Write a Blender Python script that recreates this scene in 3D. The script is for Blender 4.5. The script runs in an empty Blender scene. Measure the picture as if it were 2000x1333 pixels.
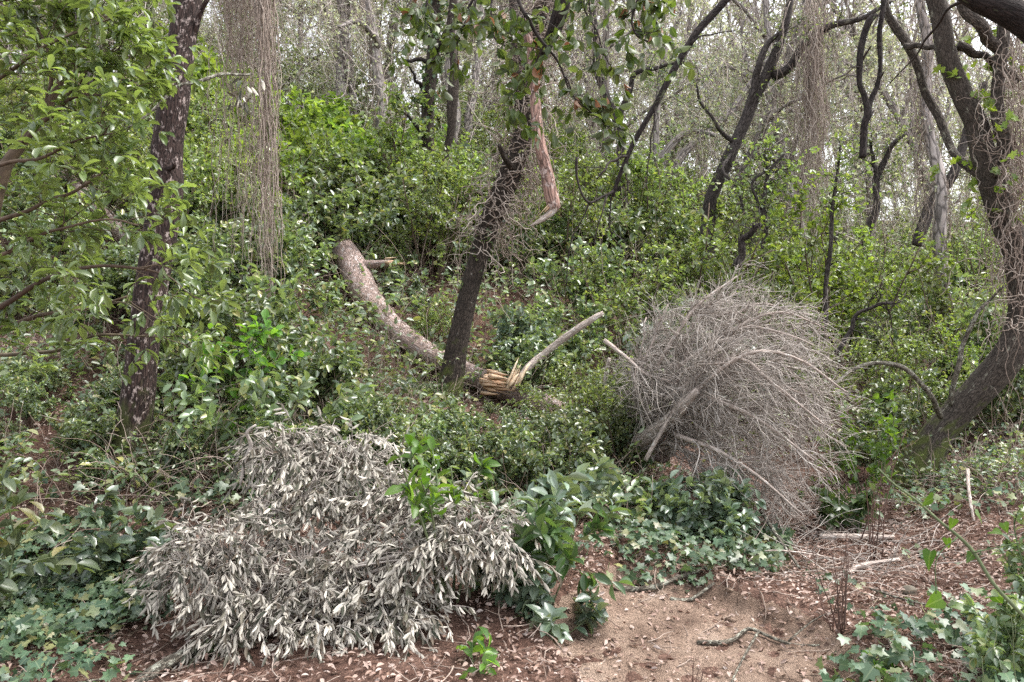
import bpy, math, random
import numpy as np
from mathutils import Vector, Matrix
rng = np.random.default_rng(11)
random.seed(5)
scene = bpy.context.scene
COL = scene.collection
# ------------------------------------------------------------------ camera
FPX = 1570.0                       # focal length in photo pixels (2000 wide)
CAM = np.array([0.0, 0.0, 1.6])
PITCH = math.radians(-2.4)
FW = np.array([0, math.cos(PITCH), math.sin(PITCH)])
UPV = np.array([0, -math.sin(PITCH), math.cos(PITCH)])
RT = np.array([1.0, 0, 0])
def P(px, py, d):
    return CAM + d * (FW + RT * (px - 1000) / FPX + UPV * (666.5 - py) / FPX)
cam_data = bpy.data.cameras.new('camera'); cam = bpy.data.objects.new('camera', cam_data); COL.objects.link(cam)
cam_data.sensor_width = 36; cam_data.lens = 36 * FPX / 2000; cam_data.clip_end = 2000; cam_data.clip_start = 0.05
cam.location = CAM; cam.rotation_euler = (math.pi / 2 + PITCH, 0, 0)
scene.camera = cam
# ------------------------------------------------------------------ light
SUN_EL, SUN_AZ = math.radians(60), math.radians(75)
w = bpy.data.worlds.new('World'); scene.world = w; w.use_nodes = True
nt = w.node_tree; nt.nodes.clear()
sky = nt.nodes.new('ShaderNodeTexSky'); sky.sky_type = 'NISHITA'; sky.sun_disc = False
sky.sun_elevation = SUN_EL; sky.sun_rotation = SUN_AZ; sky.dust_density = 3.0; sky.air_density = 1.0; sky.ozone_density = 1.0
hs = nt.nodes.new('ShaderNodeHueSaturation'); hs.inputs['Saturation'].default_value = 0.22; hs.inputs['Value'].default_value = 3.9
bg = nt.nodes.new('ShaderNodeBackground'); bg.inputs[1].default_value = 0.15
wo = nt.nodes.new('ShaderNodeOutputWorld')
nt.links.new(sky.outputs[0], hs.inputs['Color']); nt.links.new(hs.outputs[0], bg.inputs[0]); nt.links.new(bg.outputs[0], wo.inputs[0])
sl = bpy.data.lights.new('sun', 'SUN'); sl.energy = 4.0; sl.angle = math.radians(28); sl.color = (1, .96, .9)
so = bpy.data.objects.new('sun', sl); COL.objects.link(so)
# sky texture: rotation measured clockwise from +Y seen from above
sd = Vector((math.sin(SUN_AZ) * math.cos(SUN_EL), math.cos(SUN_AZ) * math.cos(SUN_EL), math.sin(SUN_EL)))
so.rotation_euler = sd.to_track_quat('Z', 'Y').to_euler()
scene.view_settings.view_transform = 'Standard'; scene.view_settings.look = 'None'; scene.view_settings.exposure = 0
cy = scene.cycles
cy.max_bounces = 8; cy.diffuse_bounces = 5; cy.glossy_bounces = 2; cy.transmission_bounces = 4; cy.transparent_max_bounces = 4
cy.use_denoising = False; cy.caustics_reflective = False; cy.caustics_refractive = False
# ------------------------------------------------------------------ terrain height
_wv = []
_r = np.random.default_rng(3)
for lam, amp in ((6, .10), (4, .07), (2.3, .05), (1.4, .035), (.8, .022), (.5, .014), (.31, .009), (.2, .006)):
    for _ in range(3):
        a = _r.uniform(0, math.tau); k = math.tau / lam * _r.uniform(.8, 1.25)
        _wv.append((k * math.cos(a), k * math.sin(a), _r.uniform(0, math.tau), amp * .6))
def bumps(x, y):
    s = 0
    for kx, ky, p, a in _wv: s = s + a * np.sin(kx * x + ky * y + p)
    return s
YL = [-400, 0, 4.4, 4.9, 5.5, 6.5, 8, 10.5, 14, 20, 40, 70, 120, 900]; ZL = [0, 0, 0.0, .26, .5, 1.0, 1.65, 2.9, 4.7, 7.2, 13, 16, 18, 18]
YM = [-400, 0, 4.5, 6, 8.5, 11, 14, 20, 40, 70, 120, 900];        ZM = [0, 0, .06, .22, .78, 1.9, 2.9, 4.5, 9, 13, 15, 15]
YR = [-400, 0, 5, 7.2, 10, 14, 20, 40, 70, 120, 900];             ZR = [0, 0, .04, .13, .4, .9, 1.9, 5.2, 9, 12, 12]
def ss(t): t = np.clip(t, 0, 1); return t * t * (3 - 2 * t)
def path_mask(x, y):
    # sandy hollow: starts under the leaf fall and runs to the lower right towards the viewer
    e1 = ((x - .95) / .72) ** 2 + ((y - 3.75) / .85) ** 2
    e2 = ((x - 1.0) / .8) ** 2 + ((y - 2.4) / 1.4) ** 2
    e = np.minimum(e1, e2) + .25 * np.sin(5.1 * x + 1.3) * np.sin(4.3 * y + .5) + .12 * np.sin(13 * x + 2 * y)
    return ss((1.15 - e) / .5)
def H(x, y):
    x = np.asarray(x, float); y = np.asarray(y, float)
    u = x / np.maximum(y, 3)
    zl, zm, zr = np.interp(y, YL, ZL), np.interp(y, YM, ZM), np.interp(y, YR, ZR)
    t1 = ss((u + .55) / .5); t2 = ss((u + .05) / .45)
    z = zl * (1 - t1) + zm * t1; z = z * (1 - t2) + zr * t2
    amp = .35 + .65 * ss((y - 4) / 4)
    z = z + bumps(x, y) * amp
    z = z - .13 * path_mask(x, y)
    return z
def G(px, d, dz=0.0):
    """point on the ground in photo column px at depth d"""
    x = (px - 1000) / FPX * d; y = d
    for _ in range(3):
        z = float(H(x, y)); y = (d - (z - 1.6) * math.sin(PITCH)) / math.cos(PITCH)
    return np.array([x, y, z + dz])
# ------------------------------------------------------------------ mesh helpers
def norm(v): return v / np.maximum(np.linalg.norm(v, axis=-1, keepdims=True), 1e-9)
def make_mesh(name, V, faces_flat, counts, uv=None, bc=None, smooth=False):
    me = bpy.data.meshes.new(name)
    V = np.asarray(V, np.float32); nl = len(faces_flat); nf = len(counts)
    me.vertices.add(len(V)); me.vertices.foreach_set('co', V.ravel())
    me.loops.add(nl); me.loops.foreach_set('vertex_index', np.asarray(faces_flat, np.int32))
    me.polygons.add(nf)
    st = np.concatenate([[0], np.cumsum(counts)[:-1]]).astype(np.int32)
    me.polygons.foreach_set('loop_start', st)
    if smooth: me.polygons.foreach_set('use_smooth', np.ones(nf, bool))
    if uv is not None:
        l = me.uv_layers.new(name='UVMap'); l.data.foreach_set('uv', np.asarray(uv, np.float32)[np.asarray(faces_flat)].ravel())
    if bc is not None:
        a = me.attributes.new('bc', 'FLOAT_VECTOR', 'POINT'); a.data.foreach_set('vector', np.asarray(bc, np.float32).ravel())
    me.update(calc_edges=True)
    return me
class MB:
    """collects vertex/face arrays for ONE mesh"""
    def __init__(s): s.V = []; s.F = []; s.C = []; s.U = []; s.B = []; s.n = 0
    def add(s, V, F, uv=None, bc=None):
        F = np.asarray(F); s.V.append(V); s.F.append((F + s.n).ravel()); s.C.append(np.full(len(F), F.shape[1], np.int32))
        s.U.append(uv if uv is not None else np.zeros((len(V), 2))); s.B.append(bc if bc is not None else np.zeros((len(V), 3))); s.n += len(V)
    def mesh(s, name, origin=(0, 0, 0), smooth=False):
        V = np.concatenate(s.V) - np.asarray(origin)
        return make_mesh(name, V, np.concatenate(s.F), np.concatenate(s.C), np.concatenate(s.U), np.concatenate(s.B), smooth)
# leaf templates: (x,y,z) with y along the blade; faces
def T_row(rows, zfold=.18, curl=.25):
    V = [(0, 0, 0)]; F4 = []; F3 = []
    for (y, wd) in rows:
        z = -curl * y * y
        V += [(-wd, y, z + zfold * wd), (0, y, z), (wd, y, z + zfold * wd)]
    V.append((0, 1, -curl))
    n = len(rows); F3 += [(0, 2, 1), (0, 3, 2)]
    for i in range(n - 1):
        a = 1 + 3 * i; F4 += [(a, a + 1, a + 4, a + 3), (a + 1, a + 2, a + 5, a + 4)]
    a = 1 + 3 * (n - 1); t = len(V) - 1; F3 += [(a, a + 1, t), (a + 1, a + 2, t)]
    return np.array(V, float), [np.array(F3)] + ([np.array(F4)] if F4 else [])
T_FINE = T_row([(.22, .33), (.5, .5), (.78, .36)], .3, .22)
T_OBOV = T_row([(.25, .2), (.6, .46), (.85, .4)], .3, .25)
T_LANC = T_row([(.2, .38), (.5, .5), (.8, .34)], .14, .12)
T_MID = (np.array([(0, 0, 0), (.46, .32, .08), (.4, .7, .02), (0, 1, -.2), (-.4, .7, .02), (-.46, .32, .08)], float), [np.array([(0, 1, 2, 3), (0, 3, 4, 5)])])
T_LOW = (np.array([(0, 0, 0), (.5, .5, .06), (0, 1, -.12), (-.5, .5, .06)], float), [np.array([(0, 1, 2, 3)])])
_iv = [(0, 0), (.34, -.1), (.52, .12), (.34, .3), (.5, .62), (.2, .62), (0, 1), (-.2, .62), (-.5, .62), (-.34, .3), (-.52, .12), (-.34, -.1)]
_ivp = [(0, .36, .0)] + [(x, y, .12 * abs(x) - .15 * y * y) for x, y in _iv]
T_IVY = (np.array(_ivp, float), [np.array([(0, 1 + i, 1 + (i + 1) % 12) for i in range(12)])])
_sm = [(0, 0), (.3, -.12), (.5, .05), (.36, .4), (.15, .75), (0, 1), (-.15, .75), (-.36, .4), (-.5, .05), (-.3, -.12)]
T_TRI = (np.array([(0, .35, 0)] + [(x, y, .15 * abs(x) - .2 * y * y) for x, y in _sm], float), [np.array([(0, 1 + i, 1 + (i + 1) % 10) for i in range(10)])])
def leaves(mb, pos, d, nrm, L, W, tpl):
    pos = np.asarray(pos, float); N = len(pos)
    if N == 0: return
    y = norm(np.asarray(d, float)); z = np.asarray(nrm, float); z = norm(z - (z * y).sum(1, keepdims=True) * y); x = np.cross(y, z)
    T, FS = tpl
    L = np.broadcast_to(L, (N,))[:, None, None]; W = np.broadcast_to(W, (N,))[:, None, None]
    V = pos[:, None, :] + x[:, None, :] * (T[None, :, 0:1] * W) + y[:, None, :] * (T[None, :, 1:2] * L) + z[:, None, :] * (T[None, :, 2:3] * L)
    k = len(T); uv = np.tile(np.stack([T[:, 0] + .5, T[:, 1]], 1), (N, 1))
    V = V.reshape(-1, 3); off = (np.arange(N) * k)[:, None, None]
    n0 = mb.n
    for i, F in enumerate(FS):
        Fa = (F[None] + off).reshape(-1, F.shape[1])
        if i == 0: mb.add(V, Fa, uv)
        else:
            mb.F.append((Fa + n0).ravel()); mb.C.append(np.full(len(Fa), Fa.shape[1], np.int32))
def tubes(mb, Pts, R, sides=4, lump=0.0, cap=True, flat=None):
    """Pts (M,n,3), R (M,n): M tubes at once"""
    Pts = np.asarray(Pts, float); R = np.asarray(R, float)
    if Pts.ndim == 2: Pts = Pts[None]; R = R[None]
    M, n, _ = Pts.shape
    t = norm(np.gradient(Pts, axis=1))
    ref = np.where(np.abs(t[:, :1, 2:3]) > .9, np.array([1., 0, 0]), np.array([0, 0, 1.]))
    a = np.zeros_like(Pts)
    cur = norm(np.cross(t[:, 0], np.broadcast_to(ref[:, 0], (M, 3))))
    for i in range(n):
        cur = norm(cur - (cur * t[:, i]).sum(1, keepdims=True) * t[:, i]); a[:, i] = cur
    b = np.cross(t, a)
    th = np.arange(sides) * math.tau / sides
    seg = np.linalg.norm(np.diff(Pts, axis=1), axis=2); s = np.concatenate([np.zeros((M, 1)), np.cumsum(seg, 1)], 1)
    RR = R[:, :, None] * np.ones(sides)
    if lump:
        ph = rng.uniform(0, 6, (M, 1, 1))
        q = s[:, :, None]; sc = 1 / np.maximum(R.max(), .01)
        RR = RR * (1 + lump * (np.sin(2 * th + ph + 1.1 * q * sc * .35) * .5 + np.sin(3 * th - ph * 2 + q * sc * .8) * .35 + .35 * np.sin(5 * th + ph + q * sc * 1.7) + .25 * np.sin(q * sc * 2.3 + th * 7 + ph)))
    V = Pts[:, :, None, :] + RR[..., None] * (np.cos(th)[:, None] * a[:, :, None, :] + np.sin(th)[:, None] * b[:, :, None, :])
    r0 = R.max(axis=1)[:, None, None] * np.ones((M, n, sides))
    off = rng.uniform(0, 50, (M, 1, 1))
    bc = np.stack([np.cos(th) * r0, np.sin(th) * r0, s[:, :, None] + off + 0 * r0], -1).reshape(-1, 3)
    V = V.reshape(-1, 3)
    i = np.arange(n - 1)[:, None]; j = np.arange(sides)[None]
    q = np.stack([i * sides + j, i * sides + (j + 1) % sides, (i + 1) * sides + (j + 1) % sides, (i + 1) * sides + j], -1).reshape(-1, 4)
    F = (q[None] + (np.arange(M) * n * sides)[:, None, None]).reshape(-1, 4)
    n0 = mb.n
    mb.add(V, F, None, bc)
    if cap and sides > 2:
        base = (np.arange(M) * n * sides)[:, None]
        c1 = base + np.arange(sides)[::-1][None]; c2 = base + (n - 1) * sides + np.arange(sides)[None]
        Fc = np.concatenate([c1, c2]); mb.F.append((Fc + n0).ravel()); mb.C.append(np.full(len(Fc), sides, np.int32))
def wander(S, D, L, n, jit, trop=(0, 0, 0)):
    S = np.asarray(S, float); D = norm(np.asarray(D, float)); M = len(S); L = np.broadcast_to(L, (M,))
    out = np.zeros((M, n + 1, 3)); out[:, 0] = S; d = D.copy(); step = (L / n)[:, None]; trop = np.asarray(trop, float)
    for i in range(n):
        d = norm(d + jit * rng.normal(size=(M, 3)) + trop); out[:, i + 1] = out[:, i] + d * step
    return out
def spawn(Pt, per, t0, t1, ang0, ang1, even=False):
    """points and directions of side shoots on the polylines Pt (M,n,3)"""
    M, n, _ = Pt.shape; K = M * per; idx = np.repeat(np.arange(M), per)
    if even: t = np.tile(np.linspace(t0, t1, per), M) + rng.normal(size=K) * .01
    else: t = rng.uniform(t0, t1, K)
    t = np.clip(t, 0, 1)
    f = t * (n - 1); i = np.minimum(f.astype(int), n - 2); fr = (f - i)[:, None]
    a = Pt[idx, i]; b = Pt[idx, i + 1]; pos = a + (b - a) * fr; tan = norm(b - a)
    pr = rng.normal(size=(K, 3)); pr = norm(pr - (pr * tan).sum(1, keepdims=True) * tan)
    ang = rng.uniform(ang0, ang1, K)[:, None]
    return pos, tan * np.cos(ang) + pr * np.sin(ang), idx, t
def taper(M, n, r0, r1): return np.broadcast_to(np.linspace(r0, r1, n), (M, n)) if np.ndim(r0) == 0 else r0[:, None] + (r1 - r0)[:, None] * np.linspace(0, 1, n)[None]
def spline(pts, n):
    """Catmull-Rom through rows of pts (any columns)"""
    p = np.asarray(pts, float); k = len(p); q = np.vstack([2 * p[0] - p[1], p, 2 * p[-1] - p[-2]])
    seg = np.linalg.norm(np.diff(p[:, :3], axis=0), axis=1); cum = np.concatenate([[0], np.cumsum(seg)]); s = np.linspace(0, cum[-1], n)
    out = []
    for v in s:
        i = min(np.searchsorted(cum, v, 'right') - 1, k - 2); t = (v - cum[i]) / max(cum[i + 1] - cum[i], 1e-9)
        a, b, c, d = q[i], q[i + 1], q[i + 2], q[i + 3]
        out.append(.5 * (2 * b + (c - a) * t + (2 * a - 5 * b + 4 * c - d) * t * t + (3 * b - 3 * c + d - a) * t ** 3))
    return np.array(out)
def limb(ctrl, n=40):
    """ctrl rows: (px, py, depth, width_px) -> centreline (n,3), radii (n,)"""
    rows = [np.append(P(a, b, d), w * .5 * d / FPX) for a, b, d, w in ctrl]
    s = spline(rows, n); return s[:, :3], np.maximum(s[:, 3], .002)
# ------------------------------------------------------------------ objects
def tag(o, label, cat, group=None, kind=None):
    if label: o['label'] = label
    if cat: o['category'] = cat
    if group: o['group'] = group
    if kind: o['kind'] = kind
    return o
def thing(name, label, cat, loc=(0, 0, 0), group=None):
    o = bpy.data.objects.new(name, None); COL.objects.link(o); o.location = [float(v) for v in loc]; o.empty_display_size = .1
    return tag(o, label, cat, group)
def link(name, me, mat, parent=None, label=None):
    o = bpy.data.objects.new(name, me); COL.objects.link(o)
    if mat is not None and len(me.materials) == 0: me.materials.append(mat)
    if parent is not None: o.parent = parent
    if label: o['label'] = label
    return o
def part(name, mb, mat, parent, smooth=False, label=None):
    return link(name, mb.mesh(name, parent.location if parent.parent is None else (0, 0, 0), smooth), mat, parent, label)
def subpart(name, mb, mat, parent, root, smooth=False, label=None):
    return link(name, mb.mesh(name, root.location, smooth), mat, parent, label)
def single(name, mb, mat, label, cat, loc=(0, 0, 0), group=None, kind=None, smooth=False):
    o = link(name, mb.mesh(name, loc, smooth), mat); o.location = [float(v) for v in loc]
    return tag(o, label, cat, group, kind)
def dup(root, loc, rz, sc, label=None, group=None):
    r = root.copy(); COL.objects.link(r); r.location = [float(v) for v in loc]; r.rotation_euler = (0, 0, rz)
    r.scale = (sc, sc, sc) if np.ndim(sc) == 0 else sc
    if label: r['label'] = label
    if group: r['group'] = group
    for ch in list(root.children):
        c = ch.copy(); COL.objects.link(c); c.parent = r
        for g in ch.children:
            e = g.copy(); COL.objects.link(e); e.parent = c
    return r
# ------------------------------------------------------------------ materials
def new_mat(name):
    m = bpy.data.materials.new(name); m.use_nodes = True; nt = m.node_tree; nt.nodes.clear()
    return m, nt, (lambda t, **k: _nd(nt, t, k))
def _nd(nt, t, k):
    n = nt.nodes.new(t)
    for a, v in k.items(): setattr(n, a, v)
    return n
def ramp(nt, stops, interp='LINEAR'):
    r = nt.nodes.new('ShaderNodeValToRGB'); r.color_ramp.interpolation = interp
    e = r.color_ramp.elements
    while len(e) < len(stops): e.new(.5)
    for x, (p, c) in zip(e, stops): x.position = p; x.color = (*c, 1) if len(c) == 3 else c
    return r
def leaf_mat(name, cols, back=None, rough=.38, trans=.3, tcol=(1.5, 1.6, .6), rib=.25, spec=.5, clump=2.5, sheen=0):
    m, nt, N = new_mat(name); L = nt.links.new
    geo = N('ShaderNodeNewGeometry'); oi = N('ShaderNodeObjectInfo'); tc = N('ShaderNodeTexCoord')
    r = ramp(nt, [((i + .0) / max(len(cols) - 1, 1), c) for i, c in enumerate(cols)]); L(geo.outputs['Random Per Island'], r.inputs[0])
    col = r.outputs[0]
    if back is not None:
        mx = N('ShaderNodeMix', data_type='RGBA'); L(geo.outputs['Backfacing'], mx.inputs[0]); L(col, mx.inputs[6]); mx.inputs[7].default_value = (*back, 1); 
        rb = N('ShaderNodeHueSaturation'); mr0 = N('ShaderNodeMapRange'); L(geo.outputs['Random Per Island'], mr0.inputs[0]); mr0.inputs[3].default_value = .5; mr0.inputs[4].default_value = 1.3
        L(mr0.outputs[0], rb.inputs['Value']); rb.inputs['Color'].default_value = (*back, 1); L(rb.outputs[0], mx.inputs[7]); col = mx.outputs[2]
    # clumps of lighter and darker growth
    no = N('ShaderNodeTexNoise'); no.inputs['Scale'].default_value = clump; no.inputs['Detail'].default_value = 2; L(tc.outputs['Object'], no.inputs['Vector'])
    mr = N('ShaderNodeMapRange'); L(no.outputs[0], mr.inputs[0]); mr.inputs[1].default_value = .3; mr.inputs[2].default_value = .7; mr.inputs[3].default_value = .7; mr.inputs[4].default_value = 1.3
    mo = N('ShaderNodeMapRange'); L(oi.outputs['Random'], mo.inputs[0]); mo.inputs[3].default_value = .8; mo.inputs[4].default_value = 1.2
    mu = N('ShaderNodeMath', operation='MULTIPLY'); L(mr.outputs[0], mu.inputs[0]); L(mo.outputs[0], mu.inputs[1])
    hsv = N('ShaderNodeHueSaturation'); L(col, hsv.inputs['Color']); L(mu.outputs[0], hsv.inputs['Value']); col = hsv.outputs[0]
    mh = N('ShaderNodeMapRange'); L(oi.outputs['Random'], mh.inputs[0]); mh.inputs[3].default_value = .488; mh.inputs[4].default_value = .51; L(mh.outputs[0], hsv.inputs['Hue'])
    bp = None
    if rib:
        sx = N('ShaderNodeSeparateXYZ'); L(tc.outputs['UV'], sx.inputs[0])
        s1 = N('ShaderNodeMath', operation='SUBTRACT'); L(sx.outputs[0], s1.inputs[0]); s1.inputs[1].default_value = .5
        s2 = N('ShaderNodeMath', operation='ABSOLUTE'); L(s1.outputs[0], s2.inputs[0])
        m2 = N('ShaderNodeMapRange'); L(s2.outputs[0], m2.inputs[0]); m2.inputs[1].default_value = .02; m2.inputs[2].default_value = .05; m2.inputs[3].default_value = rib; m2.inputs[4].default_value = 0
        mx2 = N('ShaderNodeMix', data_type='RGBA'); L(m2.outputs[0], mx2.inputs[0]); L(col, mx2.inputs[6]); mx2.inputs[7].default_value = (.3, .34, .2, 1); col = mx2.outputs[2]
    b = N('ShaderNodeBsdfPrincipled'); L(col, b.inputs['Base Color']); b.inputs['Roughness'].default_value = rough; b.inputs['Specular IOR Level'].default_value = spec
    if bp: L(bp.outputs[0], b.inputs['Normal'])
    out = N('ShaderNodeOutputMaterial')
    if trans > 0:
        tm = N('ShaderNodeMix', data_type='RGBA', blend_type='MULTIPLY'); tm.inputs[0].default_value = 1; L(col, tm.inputs[6]); tm.inputs[7].default_value = (*tcol, 1)
        tr = N('ShaderNodeBsdfTranslucent'); L(tm.outputs[2], tr.inputs[0])
        ms = N('ShaderNodeMixShader'); ms.inputs[0].default_value = trans; L(b.outputs[0], ms.inputs[1]); L(tr.outputs[0], ms.inputs[2]); L(ms.outputs[0], out.inputs[0])
    else: L(b.outputs[0], out.inputs[0])
    return m
def bark_mat(name, dark, mid, light, crack=30, stretch=.25, lichen=None, lich_amt=.4, lich_scale=9, moss=None, moss_h=0, rough=.9, bump=.6, gap=.25):
    m, nt, N = new_mat(name); L = nt.links.new
    at = N('ShaderNodeAttribute', attribute_name='bc'); mp = N('ShaderNodeMapping'); mp.inputs['Scale'].default_value = (1, 1, stretch); L(at.outputs['Vector'], mp.inputs[0])
    wn = N('ShaderNodeTexNoise'); wn.inputs['Scale'].default_value = crack * .6; L(mp.outputs[0], wn.inputs['Vector'])
    va = N('ShaderNodeMix', data_type='RGBA'); va.inputs[0].default_value = .06; L(mp.outputs[0], va.inputs[6]); L(wn.outputs['Color'], va.inputs[7])
    vo = N('ShaderNodeTexVoronoi', feature='DISTANCE_TO_EDGE'); vo.inputs['Scale'].default_value = crack; L(va.outputs[2], vo.inputs['Vector'])
    n2 = N('ShaderNodeTexNoise'); n2.inputs['Scale'].default_value = crack * 2.5; n2.inputs['Detail'].default_value = 6; n2.inputs['Roughness'].default_value = .7; L(mp.outputs[0], n2.inputs['Vector'])
    rr = ramp(nt, [(.25, dark), (.5, mid), (.78, light)]); L(n2.outputs[0], rr.inputs[0])
    cr = N('ShaderNodeMapRange'); L(vo.outputs[0], cr.inputs[0]); cr.inputs[1].default_value = 0; cr.inputs[2].default_value = .18; cr.inputs[3].default_value = gap; cr.inputs[4].default_value = 1
    mx = N('ShaderNodeMix', data_type='RGBA', blend_type='MULTIPLY'); mx.inputs[0].default_value = 1; L(rr.outputs[0], mx.inputs[6]); L(cr.outputs[0], mx.inputs[7]); col = mx.outputs[2]
    if lichen is not None:
        ln = N('ShaderNodeTexNoise'); ln.inputs['Scale'].default_value = lich_scale; ln.inputs['Detail'].default_value = 7; ln.inputs['Roughness'].default_value = .72; L(at.outputs['Vector'], ln.inputs['Vector'])
        lr = N('ShaderNodeMapRange'); L(ln.outputs[0], lr.inputs[0]); lr.inputs[1].default_value = .62 - lich_amt * .25; lr.inputs[2].default_value = .66 - lich_amt * .22
        ml = N('ShaderNodeMix', data_type='RGBA'); L(lr.outputs[0], ml.inputs[0]); L(col, ml.inputs[6]); ml.inputs[7].default_value = (*lichen, 1); col = ml.outputs[2]
    if moss is not None:
        tc = N('ShaderNodeTexCoord'); sx = N('ShaderNodeSeparateXYZ'); L(tc.outputs['Object'], sx.inputs[0])
        mn = N('ShaderNodeTexNoise'); mn.inputs['Scale'].default_value = 7; mn.inputs['Detail'].default_value = 5; L(at.outputs['Vector'], mn.inputs['Vector'])
        hh = N('ShaderNodeMapRange'); L(sx.outputs[2], hh.inputs[0]); hh.inputs[1].default_value = 0; hh.inputs[2].default_value = moss_h; hh.inputs[3].default_value = .3; hh.inputs[4].default_value = -.3
        ad = N('ShaderNodeMath', operation='ADD'); L(mn.outputs[0], ad.inputs[0]); L(hh.outputs[0], ad.inputs[1])
        mm = N('ShaderNodeMapRange'); L(ad.outputs[0], mm.inputs[0]); mm.inputs[1].default_value = .5; mm.inputs[2].default_value = .68
        mz = N('ShaderNodeMix', data_type='RGBA'); L(mm.outputs[0], mz.inputs[0]); L(col, mz.inputs[6]); mz.inputs[7].default_value = (*moss, 1); col = mz.outputs[2]
    b = N('ShaderNodeBsdfPrincipled'); L(col, b.inputs['Base Color']); b.inputs['Roughness'].default_value = rough; b.inputs['Specular IOR Level'].default_value = .25
    h = N('ShaderNodeMath', operation='MULTIPLY_ADD'); L(n2.outputs[0], h.inputs[0]); h.inputs[1].default_value = .5; L(cr.outputs[0], h.inputs[2])
    bp = N('ShaderNodeBump'); bp.inputs['Strength'].default_value = bump; bp.inputs['Distance'].default_value = .02; L(h.outputs[0], bp.inputs['Height']); L(bp.outputs[0], b.inputs['Normal'])
    o = N('ShaderNodeOutputMaterial'); L(b.outputs[0], o.inputs[0]); return m
def stem_mat(name, cols, rough=.85, scale=25):
    m, nt, N = new_mat(name); L = nt.links.new
    geo = N('ShaderNodeNewGeometry'); at = N('ShaderNodeAttribute', attribute_name='bc')
    r = ramp(nt, [(i / max(len(cols) - 1, 1), c) for i, c in enumerate(cols)]); L(geo.outputs['Random Per Island'], r.inputs[0])
    no = N('ShaderNodeTexNoise'); no.inputs['Scale'].default_value = scale; no.inputs['Detail'].default_value = 4; L(at.outputs['Vector'], no.inputs['Vector'])
    mr = N('ShaderNodeMapRange'); L(no.outputs[0], mr.inputs[0]); mr.inputs[1].default_value = .3; mr.inputs[2].default_value = .7; mr.inputs[3].default_value = .6; mr.inputs[4].default_value = 1.35
    h = N('ShaderNodeHueSaturation'); L(r.outputs[0], h.inputs['Color']); L(mr.outputs[0], h.inputs['Value'])
    b = N('ShaderNodeBsdfPrincipled'); L(h.outputs[0], b.inputs['Base Color']); b.inputs['Roughness'].default_value = rough; b.inputs['Specular IOR Level'].default_value = .3
    o = N('ShaderNodeOutputMaterial'); L(b.outputs[0], o.inputs[0]); return m
def ground_mat(name, stops, scale=6, bump=.6, fine=120, speck=None):
    m, nt, N = new_mat(name); L = nt.links.new
    tc = N('ShaderNodeTexCoord')
    a = N('ShaderNodeTexNoise'); a.inputs['Scale'].default_value = scale; a.inputs['Detail'].default_value = 9; a.inputs['Roughness'].default_value = .7; L(tc.outputs['Object'], a.inputs['Vector'])
    r = ramp(nt, stops); L(a.outputs[0], r.inputs[0])
    f = N('ShaderNodeTexVoronoi'); f.inputs['Scale'].default_value = fine; L(tc.outputs['Object'], f.inputs['Vector'])
    mr = N('ShaderNodeMapRange'); 
    sc = N('ShaderNodeSeparateColor'); L(f.outputs['Color'], sc.inputs[0]); L(sc.outputs[0], mr.inputs[0]); mr.inputs[3].default_value = .6; mr.inputs[4].default_value = 1.4
    h = N('ShaderNodeHueSaturation'); L(r.outputs[0], h.inputs['Color']); L(mr.outputs[0], h.inputs['Value'])
    b = N('ShaderNodeBsdfPrincipled'); L(h.outputs[0], b.inputs['Base Color']); b.inputs['Roughness'].default_value = .95; b.inputs['Specular IOR Level'].default_value = .15
    ad = N('ShaderNodeMath', operation='MULTIPLY_ADD'); L(f.outputs['Distance'], ad.inputs[0]); ad.inputs[1].default_value = -.35; L(a.outputs[0], ad.inputs[2])
    bp = N('ShaderNodeBump'); bp.inputs['Strength'].default_value = bump; bp.inputs['Distance'].default_value = .03; L(ad.outputs[0], bp.inputs['Height']); L(bp.outputs[0], b.inputs['Normal'])
    o = N('ShaderNodeOutputMaterial'); L(b.outputs[0], o.inputs[0]); return m
M_EARTH = ground_mat('earth', [(.25, (.035, .02, .015)), (.45, (.085, .048, .036)), (.62, (.16, .098, .075)), (.85, (.27, .19, .155))], 5, .9, 90)
M_SAND = ground_mat('sand', [(.28, (.085, .056, .042)), (.42, (.175, .12, .09)), (.56, (.265, .19, .145)), (.8, (.385, .305, .245))], 3.2, .9, 170)
M_LITTER = leaf_mat('dead_leaf', [(.1, .06, .045), (.2, .125, .095), (.32, .225, .185), (.44, .345, .3), (.26, .165, .12), (.5, .42, .38)], rough=.7, trans=.08, tcol=(1.2, 1, .8), rib=.2, spec=.25, clump=1.2)
M_TWIG = stem_mat('dry_twig', [(.16, .11, .085), (.28, .215, .175), (.38, .31, .265), (.2, .15, .12)])
M_VINEFAR = stem_mat('hazed_dry_vine', [(.34, .285, .25), (.45, .39, .35), (.52, .46, .43), (.4, .34, .3)])  # paler than the near vine: distance haze put into the colour
M_VINE = stem_mat('dry_vine', [(.2, .15, .12), (.31, .25, .21), (.42, .36, .31), (.15, .11, .09), (.35, .29, .24)])
M_BRUSH = stem_mat('dead_pine_twig', [(.27, .23, .2), (.4, .355, .315), (.5, .455, .415), (.2, .16, .135), (.44, .395, .355)])
M_STEM = stem_mat('brown_stem', [(.06, .04, .03), (.12, .085, .06), (.1, .085, .055)])
M_DARKSTEM = stem_mat('dark_branch', [(.022, .017, .015), (.04, .03, .027)])
M_GREENSTEM = stem_mat('green_stem', [(.08, .12, .05), (.12, .13, .07)])
M_LAUREL = leaf_mat('laurel_leaf', [(.075, .115, .065), (.115, .165, .085), (.16, .22, .1), (.1, .145, .085), (.21, .245, .11), (.31, .28, .1)], back=(.18, .23, .13), rough=.3, trans=.3, spec=.9)
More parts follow.
